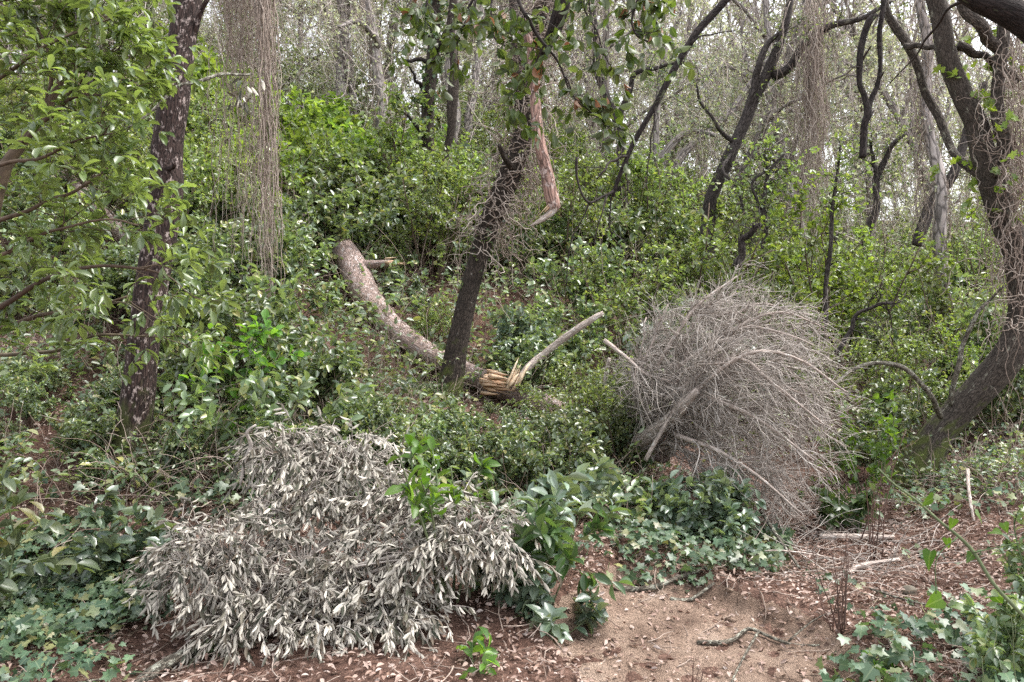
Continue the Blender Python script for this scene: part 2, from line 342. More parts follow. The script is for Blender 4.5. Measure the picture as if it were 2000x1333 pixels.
M_BRIGHT = leaf_mat('bright_leaf', [(.13, .215, .05), (.19, .28, .065), (.25, .34, .09), (.12, .19, .06)], rough=.4, trans=.45, tcol=(1.4, 1.4, .5))
M_SMALL = leaf_mat('small_leaf', [(.12, .165, .07), (.175, .23, .09), (.23, .29, .115), (.14, .19, .1), (.29, .3, .12)], rough=.36, trans=.4, spec=.8, rib=0)
M_SILVER = leaf_mat('bluish_leaf', [(.09, .145, .095), (.13, .185, .125), (.17, .225, .155)], back=(.22, .27, .18), rough=.28, trans=.2, spec=1.0)
M_FRESH = leaf_mat('fresh_leaf', [(.05, .12, .018), (.085, .18, .025), (.12, .23, .035)], back=(.14, .24, .06), rough=.35, trans=.45, tcol=(1.5, 1.6, .4))
M_IVY = leaf_mat('ivy_leaf', [(.045, .085, .05), (.065, .115, .062), (.095, .15, .08), (.055, .098, .058), (.12, .17, .09), (.2, .19, .08)], rough=.36, trans=.2, rib=.3)
M_DEAD = leaf_mat('withered_leaf', [(.035, .042, .026), (.075, .075, .05), (.17, .155, .115), (.12, .09, .06)], back=(.52, .485, .41), rough=.55, trans=.05, tcol=(1, 1, .9), rib=0, spec=.3, clump=1.5)
M_OAK = leaf_mat('oak_leaf', [(.065, .095, .045), (.095, .135, .06), (.13, .175, .08), (.17, .21, .11)], back=(.2, .23, .15), rough=.42, trans=.35, rib=0, clump=.8)
M_OAKFAR = leaf_mat('hazed_oak_leaf', [(.26, .295, .22), (.33, .36, .275), (.39, .415, .33), (.45, .46, .4)], rough=.5, trans=.45, tcol=(1.3, 1.3, .8), rib=0, clump=.6)  # leaf green lightened and greyed, painting in the haze of distance
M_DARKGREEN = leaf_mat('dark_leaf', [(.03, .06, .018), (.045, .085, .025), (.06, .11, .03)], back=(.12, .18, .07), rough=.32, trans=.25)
M_FARBUSH = leaf_mat('hazed_bush_leaf', [(.2, .265, .14), (.26, .325, .18), (.33, .385, .23), (.25, .29, .2)], rough=.45, trans=.4, tcol=(1.3, 1.3, .7), rib=0, clump=.6)  # pale bush green with aerial haze painted into the tones
M_OAKNEAR = leaf_mat('hanging_oak_leaf', [(.03, .055, .012), (.05, .085, .02), (.08, .12, .03), (.05, .08, .02)], back=(.11, .14, .06), rough=.4, trans=.35)
M_BROWNLEAF = leaf_mat('brown_leaf', [(.14, .055, .03), (.22, .1, .06), (.3, .17, .11)], rough=.6, trans=.2, tcol=(1.3, 1, .7))
# ================================================================== the setting
def axis(parts):
    out = [np.arange(a, b, s) for a, b, s in parts]; return np.unique(np.round(np.concatenate(out), 4))
gx = axis([(-900, -60, 60), (-60, -14, 2.5), (-14, -5, .25), (-5, 5, .045), (5, 14, .25), (14, 60, 2.5), (60, 901, 60)])
gy = axis([(-400, -8, 40), (-8, 2.4, .6), (2.4, 8.5, .045), (8.5, 16, .12), (16, 40, .6), (40, 140, 5), (140, 901, 60)])
X, Y = np.meshgrid(gx, gy); Z = H(X, Y)
nx, ny = len(gx), len(gy)
i, j = np.meshgrid(np.arange(nx - 1), np.arange(ny - 1)); a = (j * nx + i).ravel()
Fq = np.stack([a, a + 1, a + nx + 1, a + nx], 1)
mb = MB(); mb.add(np.stack([X, Y, Z], -1).reshape(-1, 3), Fq)
single('ground', mb, M_EARTH, None, None, kind='structure', smooth=True)
# path: its own sheet, whose rim dives under the ground
hx = np.arange(-.6, 2.4, .03); hy = np.arange(1.2, 5.2, .03); X, Y = np.meshgrid(hx, hy); mk = path_mask(X, Y)
Z = H(X, Y) + np.clip(mk * .05 - .012, -.012, .01) + .004 * np.sin(37 * X + 9 * Y) * np.sin(31 * Y - 12 * X) + mk * .012 * np.sin(11 * X + 5 * np.sin(4 * Y)) * np.sin(9 * Y + 3 * np.sin(5 * X))
nx = len(hx); i, j = np.meshgrid(np.arange(nx - 1), np.arange(len(hy) - 1)); a = (j * nx + i).ravel()
Fq = np.stack([a, a + 1, a + nx + 1, a + nx], 1); Fq = Fq[(mk.ravel()[Fq] > .01).all(1)]
mb = MB(); mb.add(np.stack([X, Y, Z], -1).reshape(-1, 3), Fq)
single('path', mb, M_SAND, None, None, kind='structure', smooth=True)
def gz(p, dz=0): p = np.array(p, float); p[..., 2] = H(p[..., 0], p[..., 1]) + dz; return p
def ground_normal(x, y):
    e = .05; return norm(np.stack([-(H(x + e, y) - H(x - e, y)) / (2 * e), -(H(x, y + e) - H(x, y - e)) / (2 * e), np.ones_like(x)], -1))
def scatter(n, px0, px1, d0, d1, dens=None):
    px = rng.uniform(px0, px1, n); d = np.sqrt(rng.uniform(d0 ** 2, d1 ** 2, n)); x = (px - 1000) / FPX * d
    p = np.stack([x, d, H(x, d)], -1)
    if dens is not None: p = p[rng.random(n) < dens(p[:, 0], p[:, 1])]
    return p
# fallen leaves, nobody could count them
def litter(name, n, px0, px1, d0, d1, dens, size, lift=.03):
    p = scatter(n, px0, px1, d0, d1, dens); k = len(p); nm = ground_normal(p[:, 0], p[:, 1])
    p[:, 2] += rng.uniform(.004, lift, k)
    mb = MB(); L = rng.uniform(*size, k)
    half = int(k * .7)
    for sl_, tp, ar in ((slice(0, half), T_FINE, .5), (slice(half, k), T_row([(.2, .36), (.5, .5), (.8, .3)], .6, -.35), .42)):
        nn = nm[sl_] + .38 * rng.normal(size=nm[sl_].shape); dd = rng.normal(size=nm[sl_].shape); dd[:, 2] *= .15
        leaves(mb, p[sl_], dd, nn, L[sl_], L[sl_] * ar, tp)
    return single(name, mb, M_LITTER, 'carpet of dry brown fallen leaves over the forest floor', 'leaf litter', kind='stuff')
litter('leaf_litter', 70000, -60, 2600, 2.9, 7.5, lambda x, y: np.where(path_mask(x, y) > .75, .3, np.where(path_mask(x, y) > .2, .6, .8)) * np.where((x < -.2) & (y < 4.6), .55, 1) * np.where((x < -1.2) & (y > 4.5), .55, 1), (.012, .042))
litter('leaf_litter', 19000, -60, 2500, 7.5, 15, lambda x, y: np.where(x < -1, .35, .7), (.04, .08), .05)
def twig_litter(n, px0, px1, d0, d1, dens):
    p = scatter(n, px0, px1, d0, d1, dens); k = len(p); D = rng.normal(size=(k, 3)); D[:, 2] = 0
    Q = wander(p, D, rng.uniform(.06, .42, k) * rng.uniform(.4, 1, k), 5, .25); Q[..., 2] = H(Q[..., 0], Q[..., 1]) + rng.uniform(.006, .05, k)[:, None] + np.linspace(0, 1, 6) * rng.uniform(-.02, .06, k)[:, None]
    r = rng.uniform(.0012, .0042, k); mb = MB(); tubes(mb, Q, taper(k, 6, r, r * .5), 4)
    return single('twig_litter', mb, M_TWIG, 'thin dry twigs strewn over the fallen leaves', 'twigs', kind='stuff', smooth=True)
twig_litter(4200, -60, 2060, 3, 9, lambda x, y: np.where(path_mask(x, y) > .5, .16, np.where(x > .6, 1, .7)))
# crumbs and grit of the path edge
p = scatter(5000, 0, 2060, 3, 5.5, lambda x, y: .25 + .75 * path_mask(x, y)); k = len(p); mb = MB(); s = rng.uniform(.002, .009, k) * rng.uniform(.5, 1, k)
oc = np.array([(1, 0, 0), (-1, 0, 0), (0, 1, 0), (0, -1, 0), (0, 0, 1), (0, 0, -.5)], float); of = np.array([(0, 2, 4), (2, 1, 4), (1, 3, 4), (3, 0, 4)])
V = p[:, None] + (oc[None] + .3 * rng.normal(size=(k, 6, 3))) * s[:, None, None]
mb.add(V.reshape(-1, 3), (of[None] + (np.arange(k) * 6)[:, None, None]).reshape(-1, 3))
single('gravel', mb, stem_mat('grit', [(.2, .13, .09), (.36, .25, .18), (.48, .38, .3)]), 'loose grit and crumbs of earth on the sandy path', 'grit', kind='stuff')
def ivy(n, px0, px1, d0, d1, label, size=(.028, .068), dens=None, lift=.12, mat=None):
    p = scatter(n, px0, px1, d0, d1, dens); k = len(p)
    p[:, 2] += rng.uniform(.01, lift, k) + .05 * np.sin(p[:, 0] * 9) * np.sin(p[:, 1] * 8)
    nn = np.array([0, -.35, 1]) + .6 * rng.normal(size=(k, 3)); dd = rng.normal(size=(k, 3)); dd[:, 2] = -.3 * np.abs(dd[:, 2]); dd[:, 1] -= .5
    mb = MB(); L = rng.uniform(*size, k); leaves(mb, p, dd, nn, L, L * .95, T_IVY)
    ns = max(k // 9, 4); S = p[rng.integers(0, k, ns)]; D = rng.normal(size=(ns, 3)); D[:, 2] = 0
    Q = wander(S, D, rng.uniform(.15, .5, ns), 6, .3); Q[..., 2] = H(Q[..., 0], Q[..., 1]) + .015 + .03 * rng.random((ns, 7)); 
    o = single('ivy', mb, mat or M_IVY, label, 'ivy', kind='stuff')
    ms = MB(); tubes(ms, Q, np.full((ns, 7), .0018), 4); link('runner', ms.mesh('runner', (0, 0, 0), True), M_STEM, o)
    return o
def patchy(f, s, t): 
    ph = rng.uniform(0, 6, 4)
    return lambda x, y: ((np.sin(x * s + ph[0]) + np.sin(y * s * 1.2 + ph[1]) + np.sin((x + y) * s * .7 + ph[2])) / 3 > t) * f
def blob(cpx, cd, rpx, rd, soft=.35):
    def f(x, y):
        e = ((x / y * FPX + 1000 - cpx) / rpx) ** 2 + ((y - cd) / rd) ** 2 + .3 * np.sin(6 * x) * np.sin(7 * y + 1)
        return np.clip((1.1 - e) / soft, 0, 1)
    return f
ivy(4200, -140, 330, 3.55, 4.95, 'dense green ivy carpet at the lower left below the earth bank', dens=blob(100, 4.35, 215, .62))
ivy(500, -100, 330, 3.1, 3.9, 'thin straggling ivy at the lower left corner of the ground', dens=blob(60, 3.55, 200, .3))
ivy(2300, 1150, 1560, 4.5, 6.1, 'ivy bank beside the sandy path below the dead brushwood', dens=blob(1370, 5.15, 190, .75))
ivy(1200, 1700, 2150, 5.8, 8.2, 'ivy around the foot of the mossy leaning tree', dens=blob(1930, 6.8, 190, 1.3))
ivy(1050, 1560, 2100, 3.0, 4.6, 'pale ivy over brown leaves in the lower right corner', dens=blob(1880, 3.5, 300, .6), size=(.04, .075))
ivy(1300, 150, 560, 4.9, 6.3, 'ivy climbing the shaded bank around the dark trunk foot', dens=patchy(.9, 4, -.1), size=(.04, .07), lift=.2)
ivy(500, -100, 260, 4.8, 6.6, 'sparse ivy creeping over the bare red bank at the left', dens=patchy(.9, 5, .0), size=(.03, .06), lift=.08)
ivy(900, 1000, 1500, 4.3, 7, 'scattered ivy between the path and the fallen trunk', dens=patchy(.8, 5, .15), size=(.035, .065))
ivy(700, 1480, 2060, 3.5, 6, 'few ivy sprigs among dry leaves right of the path', dens=patchy(.8, 6, .28), size=(.03, .055), lift=.05)
# ================================================================== shrubs
def skeleton(h, nst, spread, n2=6, n3=4, l2=.36, l3=.16, base_r=.1, jit=.12, trop=.02, lo=.25):
    a = rng.uniform(0, math.tau, nst); rad = np.stack([np.cos(a), np.sin(a), 0 * a], 1)
    S = rad * rng.uniform(0, base_r * h, nst)[:, None]; S[:, 2] = -.05
    D = rad * rng.uniform(0, spread, nst)[:, None] + np.array([0, 0, 1.])
    A = wander(S, D, h * rng.uniform(.6, 1.0, nst), 8, jit, (0, 0, trop))
    p, d, _, t = spawn(A, n2, lo, 1, .4, 1.0); B = wander(p, d, h * l2 * rng.uniform(.5, 1.1, len(p)) * (1.25 - .6 * t), 5, .14, (0, 0, .03))
    p, d, _, t = spawn(B, n3, .15, 1, .4, 1.0); C = wander(p, d, h * l3 * rng.uniform(.5, 1.1, len(p)), 4, .14)
    return A, B, C
def put_leaves(mb, Ps, per, L, W, tpl, up=.8, rnd=.5, droop=.15, a0=.6, a1=1.25, t0=.1):
    for Pt, k in zip(Ps, per):
        if k == 0: continue
        p, d, _, t = spawn(Pt, k, t0, 1, a0, a1); n = len(p)
        d = d + rng.normal(size=(n, 3)) * .2; d[:, 2] -= droop
        nn = np.array([0, 0, up]) + rnd * rng.normal(size=(n, 3))
        s = rng.uniform(.65, 1.15, n); leaves(mb, p, d, nn, L * s, W * s, tpl)
SHR = {
    'lime': dict(h=1.3, nst=7, spread=.7, per=(0, 11, 10), L=.045, W=.03, tpl=T_MID, mat=M_BRIGHT, stem=M_STEM),
    'far': dict(h=1.2, nst=9, spread=.8, per=(0, 14, 12), L=.042, W=.026, tpl=T_LOW, mat=M_FARBUSH, stem=M_STEM),
    'laurel': dict(h=1.1, nst=8, spread=.9, per=(0, 7, 7), L=.082, W=.046, tpl=T_MID, mat=M_LAUREL, stem=M_STEM),
    'bright': dict(h=1.2, nst=8, spread=.9, per=(0, 6, 7), L=.09, W=.055, tpl=T_MID, mat=M_BRIGHT, stem=M_STEM),
    'small': dict(h=1.2, nst=9, spread=.8, per=(0, 12, 11), L=.044, W=.026, tpl=T_MID, mat=M_SMALL, stem=M_STEM),
    'silver': dict(h=1.0, nst=8, spread=.9, per=(0, 6, 6), L=.095, W=.05, tpl=T_MID, mat=M_SILVER, stem=M_STEM),
}
def make_shrub(name, label, cat, h, nst, spread, per, L, W, tpl, mat, stem, loc=(0, 0, 0), group=None, r0=.008, lt0=.1, **kw):
    t = thing(name, label, cat, loc, group)
    A, B, C = skeleton(h, nst, spread, **kw)
    mb = MB(); r = r0 * h
    tubes(mb, A, taper(len(A), A.shape[1], r, r * .4), 5); tubes(mb, B, taper(len(B), B.shape[1], r * .45, r * .2), 4); tubes(mb, C, taper(len(C), C.shape[1], r * .22, r * .12), 3)
    link('stems', mb.mesh('stems', (0, 0, 0), True), stem, t)
    mb = MB(); put_leaves(mb, (A,), per[:1], L, W, tpl, t0=lt0); put_leaves(mb, (B, C), per[1:], L, W, tpl)
    link('foliage', mb.mesh('foliage'), mat, t)
    return t
PROTO = {k: [None] * 4 for k in SHR}
def place_shrub(kind, px, d, sc, label, group=None, dz=0, name=None, loc=None):
    v = int(rng.integers(0, 4)); loc = G(px, d, dz) if loc is None else loc
    fresh = PROTO[kind][v] is None
    if fresh: PROTO[kind][v] = make_shrub('shrub', label, 'shrub', **SHR[kind])
    t = PROTO[kind][v]
    if fresh:
        t.location = [float(q) for q in loc]; t.rotation_euler = (0, 0, rng.uniform(0, 6.28)); t.scale = (sc,) * 3; tag(t, label, 'shrub', group)
        return t
    r = dup(t, loc, rng.uniform(0, 6.28), sc, label); 
    if group: r['group'] = group
    elif 'group' in r: del r['group']
    return r
# distinct bushes one can point at
for kind, px, d, sc, label in [
    ('bright', 590, 12.2, 1.3, 'bright yellow green bush behind the hanging dry vines, upper one of the slope'),
    ('bright', 690, 12.8, 1.2, 'bright lime bush right of the tallest hanging vine column'),
    ('bright', 480, 11.0, 1.15, 'yellow green bush seen through the hanging vine strands'),
    ('bright', 400, 10.0, 1.1, 'lime green bush just right of the dark lichened trunk'),
    ('laurel', 555, 9.6, .9, 'dark glossy bush left of the fallen pine, below the lime bushes'),
    ('laurel', 560, 8.4, .95, 'dark glossy bush covering the left flank of the fallen pine bend'),
    ('laurel', 600, 10.2, .72, 'glossy bush growing over the upper fallen pine trunk'),
    ('silver', 750, 11.2, 1.2, 'pale silvery bush above the broken orange stub'),
    ('silver', 830, 11.8, 1.2, 'silvery dark bush between broken stub and ivy twin trunks'),
    ('silver', 790, 9.9, .55, 'low silvery bush behind the fallen pine bend'),
    ('small', 840, 9.3, .6, 'fine leaved low bush between the fallen pine and the leaning oak'),
    ('small', 770, 10.6, .7, 'fine leaved bush beneath the broken orange stub'),
    ('laurel', 840, 14.2, 1.5, 'dark round bush around the base of the ivy twin trunks'),
    ('silver', 1030, 8.9, .95, 'pale leafy bush hugging the right side of the leaning oak'),
    ('laurel', 1010, 8.2, .8, 'drooping glossy bush behind the snapped pale limb'),
    ('laurel', 1090, 8.8, .95, 'glossy bush above the middle of the snapped pale limb'),
    ('small', 1190, 6.4, .8, 'fine leaved light green bush left of the dead brushwood'),
    ('small', 1140, 7.2, .7, 'fine leaved bush under the far end of the snapped limb'),
    ('small', 1220, 9.6, 1.3, 'yellowish fine leaved bush above the snapped limb tip'),
    ('silver', 1390, 8.6, 1.3, 'bluish pale bush rising behind the top of the dead brushwood'),
    ('silver', 1330, 8.9, 1.1, 'bluish bush behind the left shoulder of the dead brushwood'),
    ('lime', 1620, 10.2, 1.75, 'tall yellow green sapling bush behind the brushwood, right of centre'),
    ('lime', 1650, 11.2, 1.5, 'yellow green bush behind the tall sapling bush'),
    ('small', 1720, 8.4, 1.0, 'fine green bush behind the arching sucker'),
    ('lime', 1890, 8.4, .8, 'light green bush by the upright sucker of the leaning tree'),
    ('laurel', 1690, 7.2, .7, 'glossy bush in the loop of the arching sucker'),
    ('laurel', 1770, 7.9, .75, 'low glossy bush behind the mossy trunk foot'),
    ('laurel', 1960, 8.0, .9, 'glossy bush right of the mossy leaning trunk'),
    ('laurel', 690, 6.2, .5, 'low glossy bush on red earth below the fallen pine bend'),
    ('laurel', 830, 6.0, .5, 'low glossy bush in front of the leaning oak foot'),
    ('laurel', 940, 5.9, .52, 'glossy bush in front of the orange splintered wood'),
    ('laurel', 1050, 5.7, .55, 'glossy bush in front of the lower fallen trunk'),
    ('laurel', 1130, 5.9, .62, 'glossy bush left of the lower end of the fallen trunk'),
    ('laurel', 610, 6.4, .8, 'small glossy bush behind the withered branch top'),
    ('laurel', 760, 5.6, .58, 'small glossy bush just above the withered grey leaves'),
    ('laurel', 430, 6.4, .85, 'sparse glossy bush on the red bank right of the dark trunk'),
    ('laurel', 330, 7.6, .8, 'glossy bush behind the dark lichened trunk at mid height'),
    ('laurel', 195, 5.5, .5, 'small glossy bush left of the dark lichened trunk foot'),
    ('laurel', 340, 5.45, .42, 'small glossy bush right against the dark lichened trunk foot'),
    ('laurel', 520, 6.9, 1.05, 'broad dark bush left of the red earth patch, below the hanging vines'),
    ('laurel', 330, 6.6, .8, 'glossy bush just right of the dark lichened trunk'),
    ('laurel', 150, 6.9, .55, 'low bush at the top edge of the red earth bank'),
]: place_shrub(kind, px, d, sc, label)
# undergrowth nothing in the photo tells apart
FILL = [  # kind, count, px range, depth range, scale range, label
    ('laurel', 30, (-60, 560), (7.0, 12), (.6, 1.05), 'glossy shrub massed on the steep slope behind the dark lichened trunk', 'shrubs on the steep slope'),
    ('small', 16, (-60, 420), (8.5, 15), (.9, 1.5), 'small leaved shrub massed high on the steep slope', 'small shrubs high on the steep slope'),
    ('bright', 12, (350, 800), (12.5, 17), (1.1, 1.7), 'lime green shrub massed along the upper slope', 'lime shrubs of the upper slope'),
    ('laurel', 12, (680, 1250), (10.2, 14), (1.0, 1.5), 'dark shrub massed behind the fallen pine and leaning oak', 'dark shrubs behind the fallen pine'),
    ('small', 26, (700, 1400), (10.5, 20), (1.2, 2.0), 'small leaved shrub massed in the middle distance', 'small shrubs of the middle distance'),
    ('small', 30, (1350, 2080), (9.0, 20), (1.1, 2.0), 'small leaved shrub massed behind the dead brushwood', 'small shrubs behind the brushwood'),
    ('laurel', 10, (1500, 2080), (8.5, 13), (.8, 1.3), 'dark shrub massed behind the mossy leaning tree', 'dark shrubs behind the mossy leaning tree'),
    ('far', 34, (100, 2050), (16, 32), (1.8, 2.8), 'far shrub massed beneath the distant trees', 'far shrubs beneath the trees'),
    ('laurel', 9, (-60, 270), (5.3, 6.9), (.2, .42), 'little glossy seedling bush dotted over the bare red bank', 'seedling bushes on the red bank'),
    ('laurel', 34, (420, 1230), (5.4, 8.0), (.4, .75), 'low glossy shrub massed before the fallen pine', 'low shrubs before the fallen pine'),
]
for kind, n, pr, dr, sr, lab, grp in FILL:
    for q in range(n):
        px = pr[0] + (pr[1] - pr[0]) * (q + rng.random()) / n; d = rng.uniform(*dr)
        sc = rng.uniform(*sr)
        if grp == 'low shrubs before the fallen pine':
            zt = 1.6 - d * (.042 + (765 - 666.5 + 25 * (abs(px - 1000) < 120)) / FPX) - G(px, d)[2]; sc = max(.16, min(sc, zt / 1.15))
        place_shrub(kind, px, d, sc, lab, grp)
# the low cover between the shrubs, nobody could count it
def bare(x, y):
    px = x / y * FPX + 1000
    a = ((px - 90) / 170) ** 2 + ((y - 5.75) / .75) ** 2; b = ((px - 655) / 60) ** 2 + ((y - 7.6) / .9) ** 2
    c = (np.abs(px - 1005) < 115) & (y > 6.4) & (y < 8.8)
    a = a + .5 * np.sin(x * 7) * np.sin(y * 6)
    return (a > .55) & (b > 1) & ~c
def undergrowth(label, n, px0, px1, d0, d1, L, mat, hmax, thr):
    f = patchy(1, 2.2, thr); p = scatter(n, px0, px1, d0, d1, lambda x, y: f(x, y) * bare(x, y) * (path_mask(x, y) < .05)); k = len(p)
    top = hmax * (.35 + .65 * (np.sin(p[:, 0] * 5 + 1) * np.sin(p[:, 1] * 4.3) * .5 + .5)); p[:, 2] += rng.random(k) ** .7 * top
    dd = rng.normal(size=(k, 3)); dd[:, 2] = -.25 * np.abs(dd[:, 2]); s = rng.uniform(.6, 1.2, k) * L
    mb = MB(); leaves(mb, p, dd, np.array([0, -.2, .9]) + .5 * rng.normal(size=(k, 3)), s, s * .58, T_MID)
    o = single('undergrowth', mb, mat, label, 'undergrowth', kind='stuff')
    ns = k // 5; S = p[rng.integers(0, k, ns)]; S[:, 2] = H(S[:, 0], S[:, 1]); D = rng.normal(size=(ns, 3)) * .5 + [0, 0, .8]
    Q = wander(S, D, rng.uniform(.15, .7, ns) * hmax * 2.2, 7, .16, (0, 0, -.07)); ms = MB(); tubes(ms, Q, taper(ns, 8, .0028, .0014), 3); link('stems', ms.mesh('stems', (0, 0, 0), True), M_TWIG, o)
undergrowth('leafy undergrowth over the left slope', 9000, -80, 700, 5.1, 8.2, .08, M_LAUREL, .4, -.25)
undergrowth('leafy undergrowth around the fallen pine', 6000, 420, 1280, 5.2, 7.0, .085, M_LAUREL, .34, -.45)
undergrowth('leafy undergrowth hugging the fallen pine', 2600, 600, 1280, 6.8, 9.4, .08, M_LAUREL, .22, -.45)
undergrowth('leafy undergrowth of the upper slope', 13000, -80, 1100, 8.2, 15, .095, M_LAUREL, .6, -.5)
undergrowth('leafy undergrowth of the wood behind the brushwood', 16000, 1100, 2080, 7.6, 15, .065, M_SMALL, .6, -.45)
undergrowth('low green undergrowth right of the mossy tree', 5000, 1750, 2450, 6.0, 8.5, .05, M_LAUREL, .3, -.2)
# the far wood that reads as one mass: dry twigs and small leaves between the trunks
def thicket(label, n, d0, d1, z0, z1, nl):
    p = scatter(n, -150, 2150, d0, d1); p[:, 2] += rng.uniform(z0, z1, n); D = rng.normal(size=(n, 3)); D[:, 2] -= .2
    Q = wander(p, D, rng.uniform(.4, 1.7, n), 6, .22, (0, 0, -.06)); r = rng.uniform(.004, .009, n); mb = MB(); tubes(mb, Q, taper(n, 7, r, r * .5), 3)
    o = single('thicket', mb, M_VINEFAR, label, 'thicket', kind='stuff', smooth=True)
    c = rng.integers(0, n, nl); k = rng.integers(0, 7, nl); q = Q[c, k] + rng.normal(size=(nl, 3)) * .12; mb = MB(); s = rng.uniform(.05, .095, nl)
    leaves(mb, q, rng.normal(size=(nl, 3)) - [0, 0, .3], rng.normal(size=(nl, 3)) + [0, 0, .5], s, s * .55, T_LOW); link('foliage', mb.mesh('foliage'), M_OAKFAR, o)
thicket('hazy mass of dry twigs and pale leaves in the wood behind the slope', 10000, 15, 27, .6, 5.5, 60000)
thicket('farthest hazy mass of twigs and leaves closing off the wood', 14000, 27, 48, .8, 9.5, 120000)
def straggle(label, n, px0, px1, d0, d1, h, mat, L, per):
    p = scatter(n, px0, px1, d0, d1, lambda x, y: bare(x, y) * 1.0); n = len(p); D = rng.normal(size=(n, 3)) * .45; D[:, 2] += 1; ln = rng.uniform(.35, 1, n) * h * (.5 + .5 * (p[:, 1] - d0) / (d1 - d0))
    Q = wander(p, D, ln, 9, .13, (0, 0, -.035)); mb = MB(); r = rng.uniform(.0022, .0045, n); tubes(mb, Q, taper(n, 10, r, r * .45), 4)
    q, d, _, _ = spawn(Q, 2, .3, 1, .4, 1.1); T = wander(q, d, rng.uniform(.1, .4, len(q)), 5, .2); tubes(mb, T, taper(len(q), 6, .002, .001), 3)
    o = single('scrub', mb, M_TWIG, label, 'scrub', kind='stuff', smooth=True); mb = MB(); k = rng.random(len(T)) < .55; put_leaves(mb, (T[k],), (per,), L, L * .58, T_MID); link('foliage', mb.mesh('foliage'), mat, o)
straggle('wiry stems and straggling shoots woven through the shrubs of the slope', 800, -80, 1150, 8.5, 15, 2.4, M_LAUREL, .075, 7)
straggle('wiry stems and straggling shoots woven through the shrubs behind the brushwood', 800, 1100, 2080, 7.6, 15, 2.6, M_SMALL, .055, 8)
straggle('dead stems and thin shoots standing around the fallen pine', 330, 380, 1280, 5.6, 8.6, .8, M_LAUREL, .07, 5)
# near leafy plants, each built for itself
def near(px, d, h, label, mat, L, W, nst=4, spread=.5, per=(5, 6, 6), tpl=T_FINE, name='leafy_plant', n2=4, n3=2, lo=.35, dz=0, **kw):
    return make_shrub(name, label, 'plant', h, nst, spread, per, L, W, tpl, mat, M_GREENSTEM, loc=G(px, d, dz), r0=.009, n2=n2, n3=n3, lo=lo, **kw)
near(880, 4.02, 1.0, 'fresh green leafy shoot standing in front of the withered grey leaves', M_FRESH, .088, .045, nst=7, spread=.28, per=(8, 5, 0), lo=.66, n2=2, n3=1, l2=.13, l3=.05, jit=.09, base_r=.12, lt0=.62)
near(1055, 4.05, .62, 'dark green leafy shoot drooping at the right end of the withered leaves', M_DARKGREEN, .11, .05, nst=3, spread=.3, per=(3, 4, 4), lo=.4)
near(1040, 4.5, .68, 'silvery green plant with large pointed leaves right of the fresh shoot', M_SILVER, .115, .052, nst=4, spread=.5, per=(4, 4, 4), lo=.45)
near(1120, 4.6, .72, 'silvery green shoot bending towards the path, big pale leaves', M_SILVER, .115, .05, nst=3, spread=.7, per=(4, 5, 4), lo=.45)
near(1085, 3.95, .36, 'low bluish plant on the lip of the sandy path', M_SILVER, .095, .055, nst=6, spread=1.1, per=(6, 5, 4), lo=.3)
near(985, 4.0, .4, 'dark green leaves in the shade beneath the withered leaves', M_DARKGREEN, .12, .06, nst=4, spread=1.0, per=(4, 4, 3), lo=.3)
near(925, 3.42, .26, 'fresh green seedling with broad leaves at the bottom edge', M_FRESH, .075, .036, nst=4, spread=1.3, per=(5, 2, 0), lo=.3, n2=2, n3=1)
near(225, 4.55, .5, 'bluish leaved plant left of the withered branch', M_SILVER, .1, .055, nst=4, spread=.9, per=(6, 5, 4), lo=.45)
near(300, 4.6, .45, 'bluish leaved plant touching the withered branch', M_SILVER, .09, .05, nst=3, spread=.8, per=(6, 4, 4), lo=.45)
near(5, 4.15, .85, 'green broad leaved plant at the left edge before the earth bank', M_LAUREL, .12, .06, nst=4, spread=.35, per=(8, 4, 4), lo=.4)
near(1430, 5.55, .58, 'rounded bluish plant at the foot of the dead brushwood', M_SILVER, .085, .045, nst=7, spread=.7, per=(6, 6, 5), lo=.35)
near(1390, 5.3, .36, 'low bluish plant beside the rounded bluish plant', M_SILVER, .08, .045, nst=5, spread=.8, per=(6, 6, 5), lo=.3)
near(1285, 5.5, .42, 'small pale plant between the path bank and the fallen trunk end', M_SILVER, .1, .05, nst=4, spread=.6, per=(7, 4, 3), lo=.4)
near(1690, 6.2, .95, 'fresh green thicket plant right of the dead brushwood', M_FRESH, .07, .04, nst=6, spread=.35, per=(8, 5, 4), lo=.25)
near(1640, 6.0, .4, 'dark green plant low at the right foot of the brushwood', M_DARKGREEN, .08, .05, nst=5, spread=.8, per=(6, 4, 4), lo=.3)
near(520, 5.5, .95, 'light green broad leaved plant above the withered branch', M_LAUREL, .09, .05, nst=6, spread=.6, per=(6, 6, 5), lo=.4)
near(450, 5.9, 1.0, 'plant with round yellow green leaves on the shaded bank', M_FRESH, .085, .055, nst=4, spread=.5, per=(4, 5, 4), lo=.6)
near(1960, 3.3, .42, 'dark leaved seedling in the lower right corner', M_LAUREL, .055, .03, nst=7, spread=.7, per=(8, 7, 6), lo=.25)
near(1990, 3.9, .75, 'slender small leaved shoot at the right edge', M_LAUREL, .05, .028, nst=6, spread=.35, per=(12, 6, 4), lo=.25)
near(1720, 3.55, .14, 'pale green seedling among dry leaves, lower right', M_FRESH, .06, .035, nst=4, spread=1, per=(6, 3, 3), lo=.3)
near(420, 3.75, .12, 'tiny green seedling in front of the lichened stick', M_LAUREL, .05, .03, nst=3, spread=1, per=(5, 3, 2), lo=.3)
